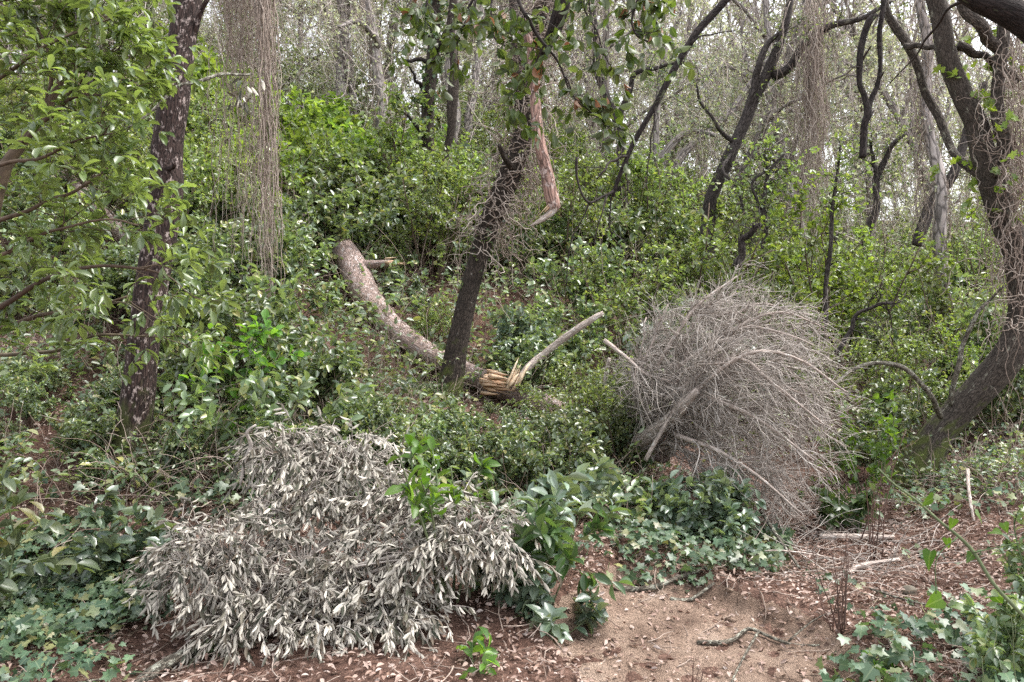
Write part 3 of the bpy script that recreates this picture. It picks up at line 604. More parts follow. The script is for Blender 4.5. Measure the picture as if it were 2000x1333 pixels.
# ================================================================== trees
B_DARK = bark_mat('dark_bark', (.016, .01, .009), (.043, .026, .022), (.08, .053, .045), 34, .3, lichen=(.32, .26, .24), lich_amt=.24, lich_scale=15, moss=(.05, .055, .018), moss_h=1.0)
B_OAK = bark_mat('oak_bark', (.022, .016, .013), (.06, .046, .037), (.12, .094, .078), 42, .35, lichen=(.24, .22, .19), lich_amt=.02, moss=(.07, .085, .02), moss_h=1.0)
B_BRANCH = bark_mat('branch_bark', (.016, .013, .012), (.036, .028, .026), (.07, .055, .05), 50, .3, lichen=(.09, .1, .06), lich_amt=.05)
B_BRANCHFAR = bark_mat('hazed_branch_bark', (.04, .033, .03), (.078, .065, .06), (.125, .107, .1), 40, .3, lichen=(.16, .15, .12), lich_amt=.08)  # lighter copy of the branch bark; haze on distant trees is in the colour
B_PINE = bark_mat('pine_bark', (.24, .155, .13), (.38, .28, .245), (.5, .41, .37), 44, .22, lichen=(.52, .46, .44), lich_amt=.3, lich_scale=18, bump=.8, gap=.5)
B_PINE2 = bark_mat('thin_pine_bark', (.3, .22, .18), (.48, .4, .35), (.6, .53, .48), 40, .25, lichen=(.56, .52, .48), lich_amt=.25, lich_scale=16, gap=.6)
B_FAR = bark_mat('hazed_far_bark', (.22, .185, .17), (.34, .3, .28), (.45, .41, .39), 14, .3, lichen=(.34, .31, .3), lich_amt=.2, lich_scale=5)  # bark paled so its colour carries the haze of the far wood
B_STICK = bark_mat('stick_bark', (.07, .06, .045), (.16, .14, .11), (.27, .24, .2), 60, .3, lichen=(.34, .34, .28), lich_amt=.35, lich_scale=26)
def wood_mat(name, c0, c1, c2):
    m, nt, N = new_mat(name); L = nt.links.new
    at = N('ShaderNodeAttribute', attribute_name='bc'); mp = N('ShaderNodeMapping'); mp.inputs['Scale'].default_value = (1, 1, .06); L(at.outputs['Vector'], mp.inputs[0])
    n = N('ShaderNodeTexNoise'); n.inputs['Scale'].default_value = 70; n.inputs['Detail'].default_value = 5; L(mp.outputs[0], n.inputs['Vector'])
    r = ramp(nt, [(.3, c0), (.5, c1), (.7, c2)]); L(n.outputs[0], r.inputs[0])
    b = N('ShaderNodeBsdfPrincipled'); L(r.outputs[0], b.inputs['Base Color']); b.inputs['Roughness'].default_value = .75
    bp = N('ShaderNodeBump'); bp.inputs['Strength'].default_value = .7; bp.inputs['Distance'].default_value = .01; L(n.outputs[0], bp.inputs['Height']); L(bp.outputs[0], b.inputs['Normal'])
    o = N('ShaderNodeOutputMaterial'); L(b.outputs[0], o.inputs[0]); return m
M_WOOD = wood_mat('fresh_wood', (.36, .2, .11), (.53, .36, .23), (.64, .5, .37))
def limb_mb(ctrl, n=40, sides=14, lump=.12, mb=None, wig=0.0):
    c, r = limb(ctrl, n)
    if wig:
        t = np.linspace(0, 1, n)[:, None]; c = c + wig * r[:, None] * np.sin(t * rng.uniform(8, 20, 3) + rng.uniform(0, 6, 3)) * np.minimum(1, 4 * t)
    mb = mb or MB(); tubes(mb, c, r, sides, lump); return mb, c, r
def twigs_on(mb, lines, per, l, r, n=6, jit=.2, trop=(0, 0, 0), t0=.1, a=(.5, 1.2), sides=3):
    """side twigs on centrelines of equal length; returns polylines"""
    A = np.stack(lines) if not isinstance(lines, np.ndarray) else lines
    p, d, _, t = spawn(A, per, t0, 1, *a); Q = wander(p, d, rng.uniform(*l, len(p)), n, jit, trop); rr = np.full(len(p), r) * rng.uniform(.6, 1.2, len(p))
    tubes(mb, Q, taper(len(p), n + 1, rr, rr * .3), sides); return Q
def strands(tops, lens, n=26, wob=.05, r=.0028, sway=.012):
    """hanging stems: mostly plumb, with slow sway and kinks"""
    M = len(tops); t = np.linspace(0, 1, n)[None, :, None]
    k = np.cumsum(rng.normal(size=(M, n, 2)), axis=1) * sway; k -= k[:, :1]
    s = wob * np.sin(t * rng.uniform(3, 11, (M, 1, 2)) + rng.uniform(0, 6, (M, 1, 2))) * t
    Q = np.zeros((M, n, 3)); Q[..., :2] = tops[:, None, :2] + k + s; Q[..., 2] = tops[:, None, 2] - t[..., 0] * np.broadcast_to(lens, (M,))[:, None]
    return Q
# ---- dark lichened trunk on the left
base = G(258, 5.6, -.1)
t = thing('tree', 'dark leaning trunk flecked with pale lichen on the left bank', 'tree', base)
mb, c, r = limb_mb([(236, 985, 5.55, 110), (256, 880, 5.6, 78), (275, 720, 5.65, 60), (292, 580, 5.7, 60), (312, 470, 5.75, 60), (324, 380, 5.8, 62), (326, 300, 5.85, 58), (340, 190, 5.9, 56), (356, 80, 6, 54), (374, -40, 6.1, 52), (392, -180, 6.2, 48), (400, -420, 6.3, 40)], 90, 22, .07)
part('trunk', mb, B_DARK, t, True)
for nm, ct in [('branch', [(378, 70, 6.0, 14), (392, 25, 5.95, 10), (410, -10, 5.9, 8), (440, -70, 5.8, 5)]), ('dead_stub', [(328, 330, 5.75, 11), (340, 325, 5.6, 9), (338, 312, 5.55, 5)]), ('branch', [(396, -330, 6.3, 26), (460, -420, 6.2, 16), (560, -470, 6.0, 8)])]:
    b, _, _ = limb_mb(ct, 14, 8, .1); part(nm, b, B_DARK, t, True)
mb = MB(); tw = MB(); src = np.stack([limb([(396, -330, 6.3, 26), (460, -420, 6.2, 16), (560, -470, 6.0, 8)], 14)[0], limb([(385, -300, 6.2, 20), (330, -400, 6.4, 10), (250, -480, 6.5, 8)], 14)[0]])
Q = twigs_on(tw, src, 14, (.3, .7), .006); put_leaves(mb, (Q,), (14,), .06, .035, T_MID); part('twigs', tw, M_DARKSTEM, t, True); part('crown', mb, M_OAK, t)
# ---- leaning oak in the middle, wrapped in dry creepers
base = G(880, 8.1, -.05)
t = thing('tree', 'leaning dark oak before the fallen pine, upper trunk wrapped in dry creepers', 'tree', base)
oak_ctrl = [(868, 800, 8.1, 72), (881, 742, 8.1, 52), (896, 660, 8.1, 42), (912, 590, 8.1, 37), (932, 510, 8.1, 37), (958, 430, 8.1, 40), (988, 360, 8.1, 44), (1016, 290, 8.1, 42), (1030, 220, 8.15, 38), (1034, 130, 8.2, 36), (1050, 50, 8.25, 34), (1068, -20, 8.3, 34), (1080, -150, 8.4, 36), (1060, -340, 8.5, 26)]
mb, c_oak, r_oak = limb_mb(oak_ctrl, 90, 20, .08); part('trunk', mb, B_OAK, t, True)
for nm, ct in [('black_branch', [(1058, 110, 8.0, 18), (1078, 70, 7.7, 26), (1092, 30, 7.55, 30), (1104, -30, 7.5, 30), (1120, -200, 7.5, 20)]), ('dead_stub', [(1000, 330, 8.0, 16), (984, 305, 7.8, 11), (975, 283, 7.7, 8)]), ('branch', [(1030, 230, 8.1, 22), (1010, 120, 8.4, 20), (1004, 20, 8.6, 18), (990, -120, 8.8, 14)])]:
    b, _, _ = limb_mb(ct, 18, 10, .1); part(nm, b, B_BRANCH if nm == 'black_branch' else B_OAK, t, True)
sel = rng.integers(25, 66, 520); ph = rng.normal(size=(520, 3)); ph /= np.linalg.norm(ph, axis=1)[:, None]
S = c_oak[sel] + ph * (r_oak[sel] * rng.uniform(1, 2.4, 520))[:, None]
mb = MB(); tan = norm(np.gradient(c_oak, axis=0))[sel]
Q = wander(S, np.cross(tan, ph) + tan * rng.uniform(-1, .6, 520)[:, None], rng.uniform(.25, .8, 520), 14, .42, (0, 0, -.05)); tubes(mb, Q, taper(520, 15, .0058, .003), 4)
sel = rng.integers(30, 66, 150); S = c_oak[sel] + rng.normal(size=(150, 3)) * .12
Q = strands(S, rng.uniform(.2, 1.0, 150), 18, .08, sway=.022); tubes(mb, Q, taper(150, 18, .0042, .0026), 4)
part('dry_creeper', mb, M_VINE, t, True)
mb = MB(); Q = wander(c_oak[rng.integers(12, 60, 90)], rng.normal(size=(90, 3)), rng.uniform(.15, .4, 90), 6, .3); put_leaves(mb, (Q,), (7,), .05, .035, T_MID); part('foliage', mb, M_LAUREL, t)
tw = MB(); mb = MB(); top = np.stack([limb([(1068, -60, 8.3, 30), (1180, -160, 8.2, 16), (1300, -220, 8, 8)], 14)[0], limb([(1060, -100, 8.3, 30), (960, -200, 8.2, 16), (840, -240, 8, 8)], 14)[0]]); tubes(tw, top, taper(2, 14, .06, .02), 8, .1)
Q = twigs_on(tw, top, 16, (.4, .9), .008); put_leaves(mb, (Q,), (14,), .06, .035, T_MID); part('limbs', tw, B_OAK, t, True); part('crown', mb, M_OAK, t)
t = thing('fallen_log', 'pinkish log end lying on the slope behind the left leafy branches', 'log', P(190, 400, 9.4))
mb, _, _ = limb_mb([(120, 340, 9.9, 26), (170, 385, 9.6, 28), (215, 430, 9.3, 28), (262, 480, 9.0, 26)], 24, 14, .08); part('log', mb, B_PINE, t, True)
# ---- snapped pine limb hanging beside it
t = thing('broken_branch', 'reddish pine limb hanging broken beside the leaning oak, splintered lower end', 'broken branch', P(1082, 410, 7.7))
mb, c, r = limb_mb([(1026, 40, 7.8, 17), (1040, 130, 7.8, 20), (1047, 220, 7.75, 21), (1052, 270, 7.7, 23), (1066, 330, 7.7, 24), (1075, 375, 7.7, 26), (1081, 402, 7.7, 27), (1079, 412, 7.7, 20)], 40, 14, .07); part('limb', mb, bark_mat('red_pine_bark', (.2, .11, .085), (.34, .21, .17), (.45, .33, .29), 30, .2, lichen=(.46, .36, .33), lich_amt=.25, lich_scale=12), t, True)
def splinters(start, direc, n, ln, rad, spread):
    D = norm(np.asarray(direc, float)) + rng.normal(size=(n, 3)) * spread; S = np.asarray(start) + rng.normal(size=(n, 3)) * rad
    Q = wander(S, D, rng.uniform(*ln, n) * rng.uniform(.5, 1, n), 3, .015); mb = MB(); rr = rng.uniform(.15, 1, n) ** 1.5 * rad * .75; tubes(mb, Q, rr[:, None] * np.array([1, .95, .55, .04]), 4, .3); return mb
mb, _, _ = limb_mb([(1081, 398, 7.7, 24), (1078, 414, 7.69, 17), (1064, 426, 7.67, 11), (1050, 434, 7.66, 8), (1036, 442, 7.65, 4)], 20, 9, .2); part('torn_strip', mb, B_PINE2, t, True)
mb = splinters(P(1085, 405, 7.7), P(1050, 434, 7.65) - P(1085, 405, 7.7), 14, (.1, .24), .03, .12); part('splintered_end', mb, M_WOOD, t)
# ---- fallen pine
t = thing('fallen_pine', 'big fallen pine trunk lying bent down the slope with fresh orange breaks', 'fallen tree', P(850, 695, 8.85))
mb, c_p, r_p = limb_mb([(250, 180, 16.5, 36), (380, 290, 14.2, 40), (520, 390, 12.2, 46), (640, 462, 10.6, 46), (684, 512, 10.1, 54), (712, 572, 9.6, 53), (756, 630, 9.2, 49), (812, 676, 8.95, 46), (880, 714, 8.8, 43), (940, 742, 8.6, 42), (1000, 768, 8.2, 42), (1070, 792, 7.8, 40), (1150, 830, 7.2, 40), (1230, 862, 6.8, 40), (1300, 888, 6.5, 36)], 110, 24, .06); part('trunk', mb, B_PINE, t, True)
mb, _, _ = limb_mb([(690, 525, 10.05, 34), (712, 519, 9.9, 22), (740, 516, 9.8, 15), (762, 515, 9.75, 14)], 20, 12, .1); stub = part('broken_stub', mb, B_PINE, t, True)
mb = splinters(P(757, 515, 9.7), P(800, 515, 9.6) - P(757, 515, 9.7), 18, (.12, .27), .024, .08); subpart('splintered_end', mb, M_WOOD, stub, t)
mb = splinters(P(950, 744, 8.0), P(1015, 755, 7.75) - P(950, 744, 8.0), 60, (.16, .36), .045, .05); part('torn_wood', mb, M_WOOD, t)
mb = splinters(P(1000, 752, 7.8), P(1028, 705, 7.85) - P(1000, 752, 7.8), 16, (.18, .34), .03, .1)
part('torn_wood', mb, wood_mat('pale_wood', (.55, .36, .2), (.72, .55, .38), (.8, .68, .52)), t)
mb, _, _ = limb_mb([(1008, 752, 7.85, 10), (1028, 722, 7.85, 14), (1060, 694, 7.9, 15), (1110, 655, 7.85, 14), (1160, 622, 7.8, 12), (1178, 611, 7.8, 8)], 36, 10, .1); part('snapped_limb', mb, B_PINE2, t, True)
for ct in [[(1150, 826, 7.1, 14), (1175, 770, 6.9, 10), (1190, 700, 6.8, 7)], [(1235, 872, 6.5, 32), (1285, 838, 6.2, 28), (1330, 800, 5.95, 22), (1362, 762, 5.8, 12)], [(1300, 885, 6.5, 34), (1330, 830, 6.45, 22), (1375, 720, 6.4, 16), (1400, 640, 6.4, 8)]]:
    b, _, _ = limb_mb(ct, 20, 10, .12); part('branch', b, B_PINE2, t, True)
# ---- dead brushwood: the dry pine crown
bc = G(1470, 6.25)
t = thing('brushwood', 'large rounded heap of dead grey pine twigs right of the fallen trunk', 'brushwood', bc)
root = P(1265, 880, 6.5)
mains = []
for (px, py, d, mx, my) in [(1375, 552, 6.5, 1300, 690), (1440, 572, 6.7, 1340, 650), (1500, 640, 6.3, 1380, 620), (1600, 612, 6.5, 1450, 605), (1625, 690, 6.3, 1460, 650), (1640, 780, 6.2, 1480, 690), (1630, 860, 6.1, 1470, 740), (1610, 950, 6.0, 1470, 800), (1560, 990, 5.9, 1440, 850), (1480, 960, 5.8, 1390, 850), (1400, 930, 5.8, 1340, 870), (1250, 620, 6.6, 1240, 720), (1225, 700, 6.5, 1235, 780), (1310, 590, 6.4, 1265, 700), (1560, 760, 5.75, 1420, 730), (1500, 860, 5.7, 1380, 790), (1580, 680, 5.9, 1420, 660), (1540, 900, 6.9, 1420, 750), (1600, 800, 7.1, 1450, 690), (1420, 700, 5.7, 1330, 740)]:
    mains.append(spline([np.append(root + rng.normal(size=3) * .04, 0), np.append(P(mx, my, (d + 6.4) / 2), 0), np.append(P(px, py, d), 0)], 16)[:, :3])
mains = np.stack(mains); mains[:, 4:] += np.cumsum(rng.normal(size=(len(mains), 12, 3)), 1) * .012; mb = MB(); tubes(mb, mains, taper(len(mains), 16, .022, .006), 7, .12); FR = np.stack([limb(ct, 16)[0] for ct in [[(1300, 830, 6.1, 9), (1385, 740, 5.8, 9), (1470, 688, 5.65, 8), (1560, 702, 5.6, 6), (1650, 765, 5.6, 3)], [(1330, 760, 6, 9), (1420, 790, 5.75, 8), (1490, 825, 5.6, 6), (1590, 900, 5.5, 3)], [(1300, 780, 6.1, 9), (1430, 700, 5.8, 8), (1510, 750, 5.6, 6), (1610, 830, 5.6, 3)], [(1280, 720, 6.3, 8), (1330, 640, 6.2, 8), (1370, 590, 6.2, 6), (1440, 540, 6.3, 3)], [(1320, 720, 6.2, 8), (1420, 650, 6.1, 8), (1520, 610, 6.0, 5), (1610, 640, 6.0, 3)], [(1320, 850, 6, 8), (1400, 880, 5.7, 7), (1480, 930, 5.5, 5), (1560, 1000, 5.4, 3)], [(1180, 665, 6.4, 10), (1225, 700, 6.3, 10), (1260, 730, 6.2, 8), (1310, 745, 6.1, 4)], [(1260, 900, 6.0, 10), (1300, 830, 6.0, 9), (1360, 740, 5.9, 7), (1390, 690, 5.9, 4)]]])
tubes(mb, FR, np.stack([np.linspace(.019, .006, 16)] * len(FR)), 6, .1); mains = np.concatenate([mains, FR])
part('branches', mb, B_PINE2, t, True)
fwd = norm(mains[:, -1] - mains[:, 0])
DC = P(1432, 815, 6.3); DR = np.array([.86, .72, 1.0])
def tuck(Q):
    # twigs pressed together into a rounded heap: whatever would stick out bends along the outside
    v = (Q - DC) / DR; e = np.linalg.norm(v, axis=-1, keepdims=True); g = .72 + .16 * np.sin(v[..., :1] * 5 + 1) * np.sin(v[..., 2:] * 6) + .08 * np.sin(v[..., 1:2] * 9); f = np.where(e > g, (g + .55 * np.tanh((e - g) / .7)) / np.maximum(e, .01), 1)
    Q = DC + (Q - DC) * f; Q[..., 2] = np.maximum(Q[..., 2], H(Q[..., 0], Q[..., 1]) + .01); return Q
p, d, ix, tt = spawn(mains, 30, .12, 1.0, .3, 1.1); d = d + fwd[ix] * .12; B = tuck(wander(p, d, rng.uniform(.2, .65, len(p)) * (1.1 - .5 * tt), 8, .13, (.012, -.01, -.05)))
mb = MB(); tubes(mb, B, taper(len(B), 9, .005, .0024), 4)
p, d, ix, tt = spawn(B, 10, .1, 1.0, .35, 1.25); C = wander(p, d, rng.uniform(.06, .3, len(p)), 6, .11, (.012, 0, -.045)); rv = rng.uniform(.0014, .0028, len(C)); tubes(mb, C, taper(len(C), 7, rv, rv * .5), 3)
part('twigs', mb, M_BRUSH, t, True)
# loose ends sprawling on the ground to the right
mb = MB(); s = scatter(330, 1400, 1830, 4.7, 6.6, blob(1620, 5.5, 200, 1.0)); D = rng.normal(size=(len(s), 3)); D[:, 2] = .15; s[:, 2] += .01
Q = wander(s, D, rng.uniform(.2, .8, len(s)), 9, .16, (0, 0, -.02)); Q[..., 2] = np.maximum(Q[..., 2], H(Q[..., 0], Q[..., 1]) + .008); tubes(mb, Q, taper(len(s), 10, .0032, .0014), 4)
single('fallen_twigs', mb, M_BRUSH, 'tangle of pale dry twigs on the ground right of the brushwood', 'twigs', kind='stuff', smooth=True)
# ---- leaning mossy tree on the right
t = thing('tree', 'large mossy tree on the right leaning out then forking upward', 'tree', G(1800, 7.0, -.05))
mb, c, r = limb_mb([(1768, 985, 7.0, 122), (1797, 915, 7.0, 78), (1832, 850, 7.0, 62), (1874, 803, 6.95, 58), (1922, 752, 6.9, 60), (1966, 698, 6.85, 60), (1997, 636, 6.85, 58), (2000, 570, 6.85, 54), (1988, 500, 6.85, 50), (1962, 430, 6.85, 48), (1938, 350, 6.85, 50), (1920, 300, 6.85, 44), (1905, 240, 6.85, 40), (1876, 180, 6.85, 38), (1850, 110, 6.85, 37), (1838, 40, 6.85, 36), (1822, -30, 6.85, 35), (1800, -200, 6.85, 34), (1760, -400, 6.8, 22)], 110, 24, .07)
B_MOSSY = bark_mat('mossy_bark', (.035, .027, .022), (.09, .073, .06), (.17, .145, .125), 44, .35, lichen=(.26, .25, .2), lich_amt=.06, moss=(.09, .105, .03), moss_h=1.3)
part('trunk', mb, B_MOSSY, t, True)
for nm, ct in [('branch', [(1940, 345, 6.8, 30), (1958, 300, 6.7, 28), (1956, 220, 6.7, 26), (1948, 130, 6.7, 24), (1964, 50, 6.7, 22), (1975, -60, 6.7, 18)]),
               ('branch', [(1928, 350, 6.9, 24), (1880, 315, 7.1, 17), (1845, 270, 7.3, 15), (1825, 210, 7.4, 16), (1795, 140, 7.4, 16), (1765, 85, 7.4, 17), (1735, 15, 7.4, 15), (1715, -60, 7.4, 16)]),
               ('branch', [(1950, 95, 6.7, 24), (1910, 50, 6.6, 22), (1885, 10, 6.6, 20), (1870, -60, 6.6, 16)]),
               ('branch', [(1860, 98, 6.9, 14), (1815, 92, 7.1, 10), (1770, 90, 7.3, 12)]),
               ('branch', [(1870, 90, 6.9, 18), (1920, 110, 6.9, 14), (1990, 160, 6.9, 12)]),
               ('sucker', [(1838, 815, 6.8, 11), (1812, 765, 6.6, 10), (1765, 722, 6.5, 9), (1715, 708, 6.45, 8), (1665, 722, 6.4, 7), (1620, 758, 6.3, 5)]),
               ('sucker', [(1855, 790, 6.9, 11), (1872, 720, 6.8, 10), (1882, 670, 6.8, 9), (1905, 615, 6.7, 8), (1935, 585, 6.7, 6), (1960, 560, 6.6, 4)])]:
    b, _, _ = limb_mb(ct, 40, 12, .1, wig=.5); part(nm, b, B_MOSSY if nm == 'branch' else B_STICK, t, True)
top = P(1968, -60, 6.7); n = 110; S = np.stack([P(a, b, dd) for a, b, dd in zip(rng.normal(1984, 24, n), rng.uniform(-120, 300, n), rng.uniform(6.5, 7.1, n))])
mb = MB(); Q = strands(S, rng.uniform(.6, 2.7, n), 34, .09, sway=.018); tubes(mb, Q, taper(n, 34, .0042, .0024), 4)
S = np.stack([P(a, b, dd) for a, b, dd in zip(rng.normal(1968, 26, 150), rng.uniform(120, 650, 150), rng.uniform(6.5, 6.75, 150))])
Q = wander(S, rng.normal(size=(150, 3)), rng.uniform(.2, .6, 150), 14, .4, (0, 0, -.03)); tubes(mb, Q, taper(150, 15, .004, .002), 4); part('dry_creeper', mb, M_VINE, t, True)
mb = MB(); S = np.stack([P(a, b, 6.6 + rng.uniform(0, .5)) for a, b in zip(rng.normal(1930, 35, 40), rng.uniform(60, 420, 40))]); Q = wander(S, rng.normal(size=(40, 3)), .3, 5, .3); put_leaves(mb, (Q,), (7,), .085, .06, T_IVY); part('foliage', mb, M_BRIGHT, t)
tw = MB(); mb = MB(); src = np.stack([limb([(1800, -200, 6.85, 20), (1700, -330, 6.9, 10), (1580, -400, 7, 6)], 14)[0], limb([(1975, -100, 6.7, 18), (2060, -220, 6.7, 10), (2150, -300, 6.7, 6)], 14)[0]]); tubes(tw, src, taper(2, 14, .04, .015), 8)
Q = twigs_on(tw, src, 16, (.4, .9), .007); put_leaves(mb, (Q,), (14,), .06, .035, T_MID); part('limbs', tw, B_OAK, t, True); part('crown', mb, M_OAK, t)
# ---- leaning tree behind the brushwood
t = thing('tree', 'slim dark tree leaning right, rising behind the dead brushwood', 'tree', G(1385, 11.2))
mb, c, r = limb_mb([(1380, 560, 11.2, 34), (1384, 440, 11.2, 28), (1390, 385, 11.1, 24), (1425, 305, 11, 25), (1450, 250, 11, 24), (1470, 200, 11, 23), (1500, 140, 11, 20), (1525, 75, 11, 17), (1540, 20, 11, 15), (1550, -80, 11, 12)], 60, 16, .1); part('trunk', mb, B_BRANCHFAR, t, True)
src = []
for ct in [[(1462, 215, 11, 18), (1475, 150, 10.9, 14), (1500, 90, 10.9, 12), (1520, 60, 10.8, 8)], [(1512, 148, 11, 20), (1545, 130, 10.8, 17), (1580, 70, 10.7, 15), (1640, 50, 10.6, 13), (1690, 30, 10.5, 10), (1740, 5, 10.5, 8)], [(1438, 285, 11, 10), (1400, 245, 10.8, 7), (1370, 200, 10.7, 5), (1360, 170, 10.6, 4)], [(1430, 300, 11, 8), (1412, 330, 10.6, 7), (1446, 380, 10.5, 6), (1452, 430, 10.5, 5)]]:
    b, cc, _ = limb_mb(ct, 24, 10, .1, wig=.6); part('branch', b, B_BRANCHFAR, t, True); src.append(cc)
mb = MB(); Q = twigs_on(mb, np.stack(src), 12, (.3, .9), .006, 8, .25); Q2 = twigs_on(mb, Q, 4, (.15, .4), .003, 5, .3); part('twigs', mb, M_DARKSTEM, t, True)
mb = MB(); put_leaves(mb, (Q2,), (4,), .05, .03, T_MID); part('crown', mb, M_OAK, t)
S = np.stack([P(a, b, dd) for a, b, dd in zip(rng.normal(1588, 17, 160), rng.uniform(-20, 140, 160), rng.uniform(10.4, 10.8, 160))]); mb = MB(); Q = strands(S, rng.uniform(.7, 2.9, 160), 30, .1, sway=.02); tubes(mb, Q, taper(160, 30, .0045, .003), 4); part('dry_creeper', mb, M_VINE, t, True)
# ---- twin ivy trunks mid left
t = thing('tree', 'twin slim trunks with ivy patches above the slope, left of the leaning oak', 'tree', G(850, 12.6))
for ct in [[(858, 470, 12.6, 30), (852, 390, 12.6, 24), (838, 290, 12.6, 24), (836, 200, 12.6, 24), (846, 110, 12.6, 24), (850, 40, 12.6, 22), (856, -40, 12.6, 20), (866, -220, 12.6, 14)], [(866, 430, 12.5, 22), (862, 340, 12.5, 18), (880, 260, 12.4, 15), (884, 190, 12.4, 22), (888, 130, 12.4, 18), (880, 60, 12.4, 16), (892, -40, 12.4, 14), (915, -180, 12.3, 10)]]:
    b, cc, rr = limb_mb(ct, 50, 14, .1); part('trunk', b, B_OAK, t, True)
    if ct[0][0] == 858: c1 = cc
for ct in [[(836, 300, 12.6, 10), (818, 255, 12.3, 8), (795, 225, 12.2, 6), (770, 215, 12.1, 4)], [(838, 185, 12.6, 9), (815, 160, 12.3, 7), (800, 130, 12.1, 4)], [(845, 120, 12.5, 9), (800, 118, 12.3, 7), (776, 119, 12.2, 5)], [(850, 100, 12.5, 10), (880, 55, 12.2, 8), (915, 20, 12.1, 6), (930, -20, 12, 5)]]:
    b, _, _ = limb_mb(ct, 16, 8, .1, wig=.6); part('branch', b, B_BRANCH, t, True)
mb = MB(); Q = wander(c1[rng.integers(18, 44, 120)], rng.normal(size=(120, 3)), rng.uniform(.15, .4, 120), 5, .3); put_leaves(mb, (Q,), (9,), .07, .06, T_MID); part('ivy_leaves', mb, M_IVY, t)
mb = MB(); Q = wander(c1[rng.integers(36, 50, 60)], rng.normal(size=(60, 3)) + [0, 0, .3], rng.uniform(.5, 1.2, 60), 6, .25); tw = MB(); tubes(tw, Q, taper(60, 7, .008, .003), 4); put_leaves(mb, (Q,), (16,), .065, .04, T_MID); part('twigs', tw, M_DARKSTEM, t, True); part('crown', mb, M_OAK, t)
# ---- more trunks one can tell apart in the back
def slim(label, ct, mat, leafy=0, creeper=0, forks=(), leafmat=None, lr=(.3, .9)):
    t = thing('tree', label, 'tree', G(ct[0][0], ct[0][2]))
    b, cc, rr = limb_mb(ct, 44, 12, .1, wig=.5); part('trunk', b, mat, t, True); ln = [cc]
    for f in forks:
        b, c2, _ = limb_mb(f, 44, 9, .1, wig=.6); part('branch', b, mat, t, True); ln.append(c2)
    A = np.stack(ln); tw = MB(); Q = twigs_on(tw, A, 16, lr, .007, 7, .22, t0=.3); Q2 = twigs_on(tw, Q, 4, (.15, .45), .0035, 5, .3); part('twigs', tw, M_VINE if mat is B_FAR else M_DARKSTEM, t, True)
    if leafy: mb = MB(); put_leaves(mb, (Q2, Q), (leafy, leafy), .065, .038, T_MID if ct[0][2] < 13 else T_LOW); part('crown', mb, leafmat or M_OAKFAR, t)
    if creeper:
        k = rng.integers(10, 44, creeper); S = cc[k] + rng.normal(size=(creeper, 3)) * .09; mb = MB()
        Q = strands(S, rng.uniform(.5, 2.2, creeper), 20, .1, sway=.02); tubes(mb, Q, taper(creeper, 20, .0055, .003), 3); part('dry_creeper', mb, M_VINE, t, True)
    return t
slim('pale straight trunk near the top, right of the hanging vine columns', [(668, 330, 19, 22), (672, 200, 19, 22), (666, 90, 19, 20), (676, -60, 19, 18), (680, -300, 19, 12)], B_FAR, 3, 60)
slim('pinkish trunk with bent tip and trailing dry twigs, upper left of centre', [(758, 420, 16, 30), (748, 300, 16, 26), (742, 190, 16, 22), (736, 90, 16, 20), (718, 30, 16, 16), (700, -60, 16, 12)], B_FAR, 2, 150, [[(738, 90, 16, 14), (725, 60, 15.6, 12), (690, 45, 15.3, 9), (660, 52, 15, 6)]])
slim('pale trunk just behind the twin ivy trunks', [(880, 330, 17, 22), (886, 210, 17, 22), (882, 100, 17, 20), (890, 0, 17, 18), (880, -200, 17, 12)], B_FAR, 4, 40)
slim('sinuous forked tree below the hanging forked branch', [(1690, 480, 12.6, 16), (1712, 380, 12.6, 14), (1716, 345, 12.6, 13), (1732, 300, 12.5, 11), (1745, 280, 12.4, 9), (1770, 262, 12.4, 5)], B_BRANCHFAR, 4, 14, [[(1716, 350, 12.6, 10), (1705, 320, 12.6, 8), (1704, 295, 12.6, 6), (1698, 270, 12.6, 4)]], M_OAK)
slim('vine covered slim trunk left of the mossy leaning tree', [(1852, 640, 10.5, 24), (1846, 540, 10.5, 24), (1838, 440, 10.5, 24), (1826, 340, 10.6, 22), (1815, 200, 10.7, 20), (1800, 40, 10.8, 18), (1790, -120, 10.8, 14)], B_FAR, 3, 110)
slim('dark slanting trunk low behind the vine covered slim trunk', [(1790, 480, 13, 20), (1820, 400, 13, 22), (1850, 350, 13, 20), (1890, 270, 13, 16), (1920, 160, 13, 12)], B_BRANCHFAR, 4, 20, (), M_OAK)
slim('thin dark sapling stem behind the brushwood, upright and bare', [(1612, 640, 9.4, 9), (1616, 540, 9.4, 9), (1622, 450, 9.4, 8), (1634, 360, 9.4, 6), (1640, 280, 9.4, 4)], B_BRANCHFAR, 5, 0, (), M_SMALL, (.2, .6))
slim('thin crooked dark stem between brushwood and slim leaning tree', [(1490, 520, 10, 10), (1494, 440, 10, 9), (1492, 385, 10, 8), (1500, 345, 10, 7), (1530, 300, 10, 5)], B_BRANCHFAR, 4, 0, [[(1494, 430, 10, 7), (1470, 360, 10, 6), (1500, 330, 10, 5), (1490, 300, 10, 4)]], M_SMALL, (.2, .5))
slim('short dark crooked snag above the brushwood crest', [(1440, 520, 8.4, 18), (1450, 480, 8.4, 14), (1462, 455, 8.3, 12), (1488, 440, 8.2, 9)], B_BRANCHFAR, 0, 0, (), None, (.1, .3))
slim('bowed grey sapling arching behind the brushwood, right side', [(1632, 690, 8.0, 9), (1655, 660, 8.0, 9), (1668, 625, 8.0, 8), (1700, 600, 7.9, 7), (1745, 592, 7.8, 6)], B_BRANCHFAR, 0, 0, (), None, (.1, .4))
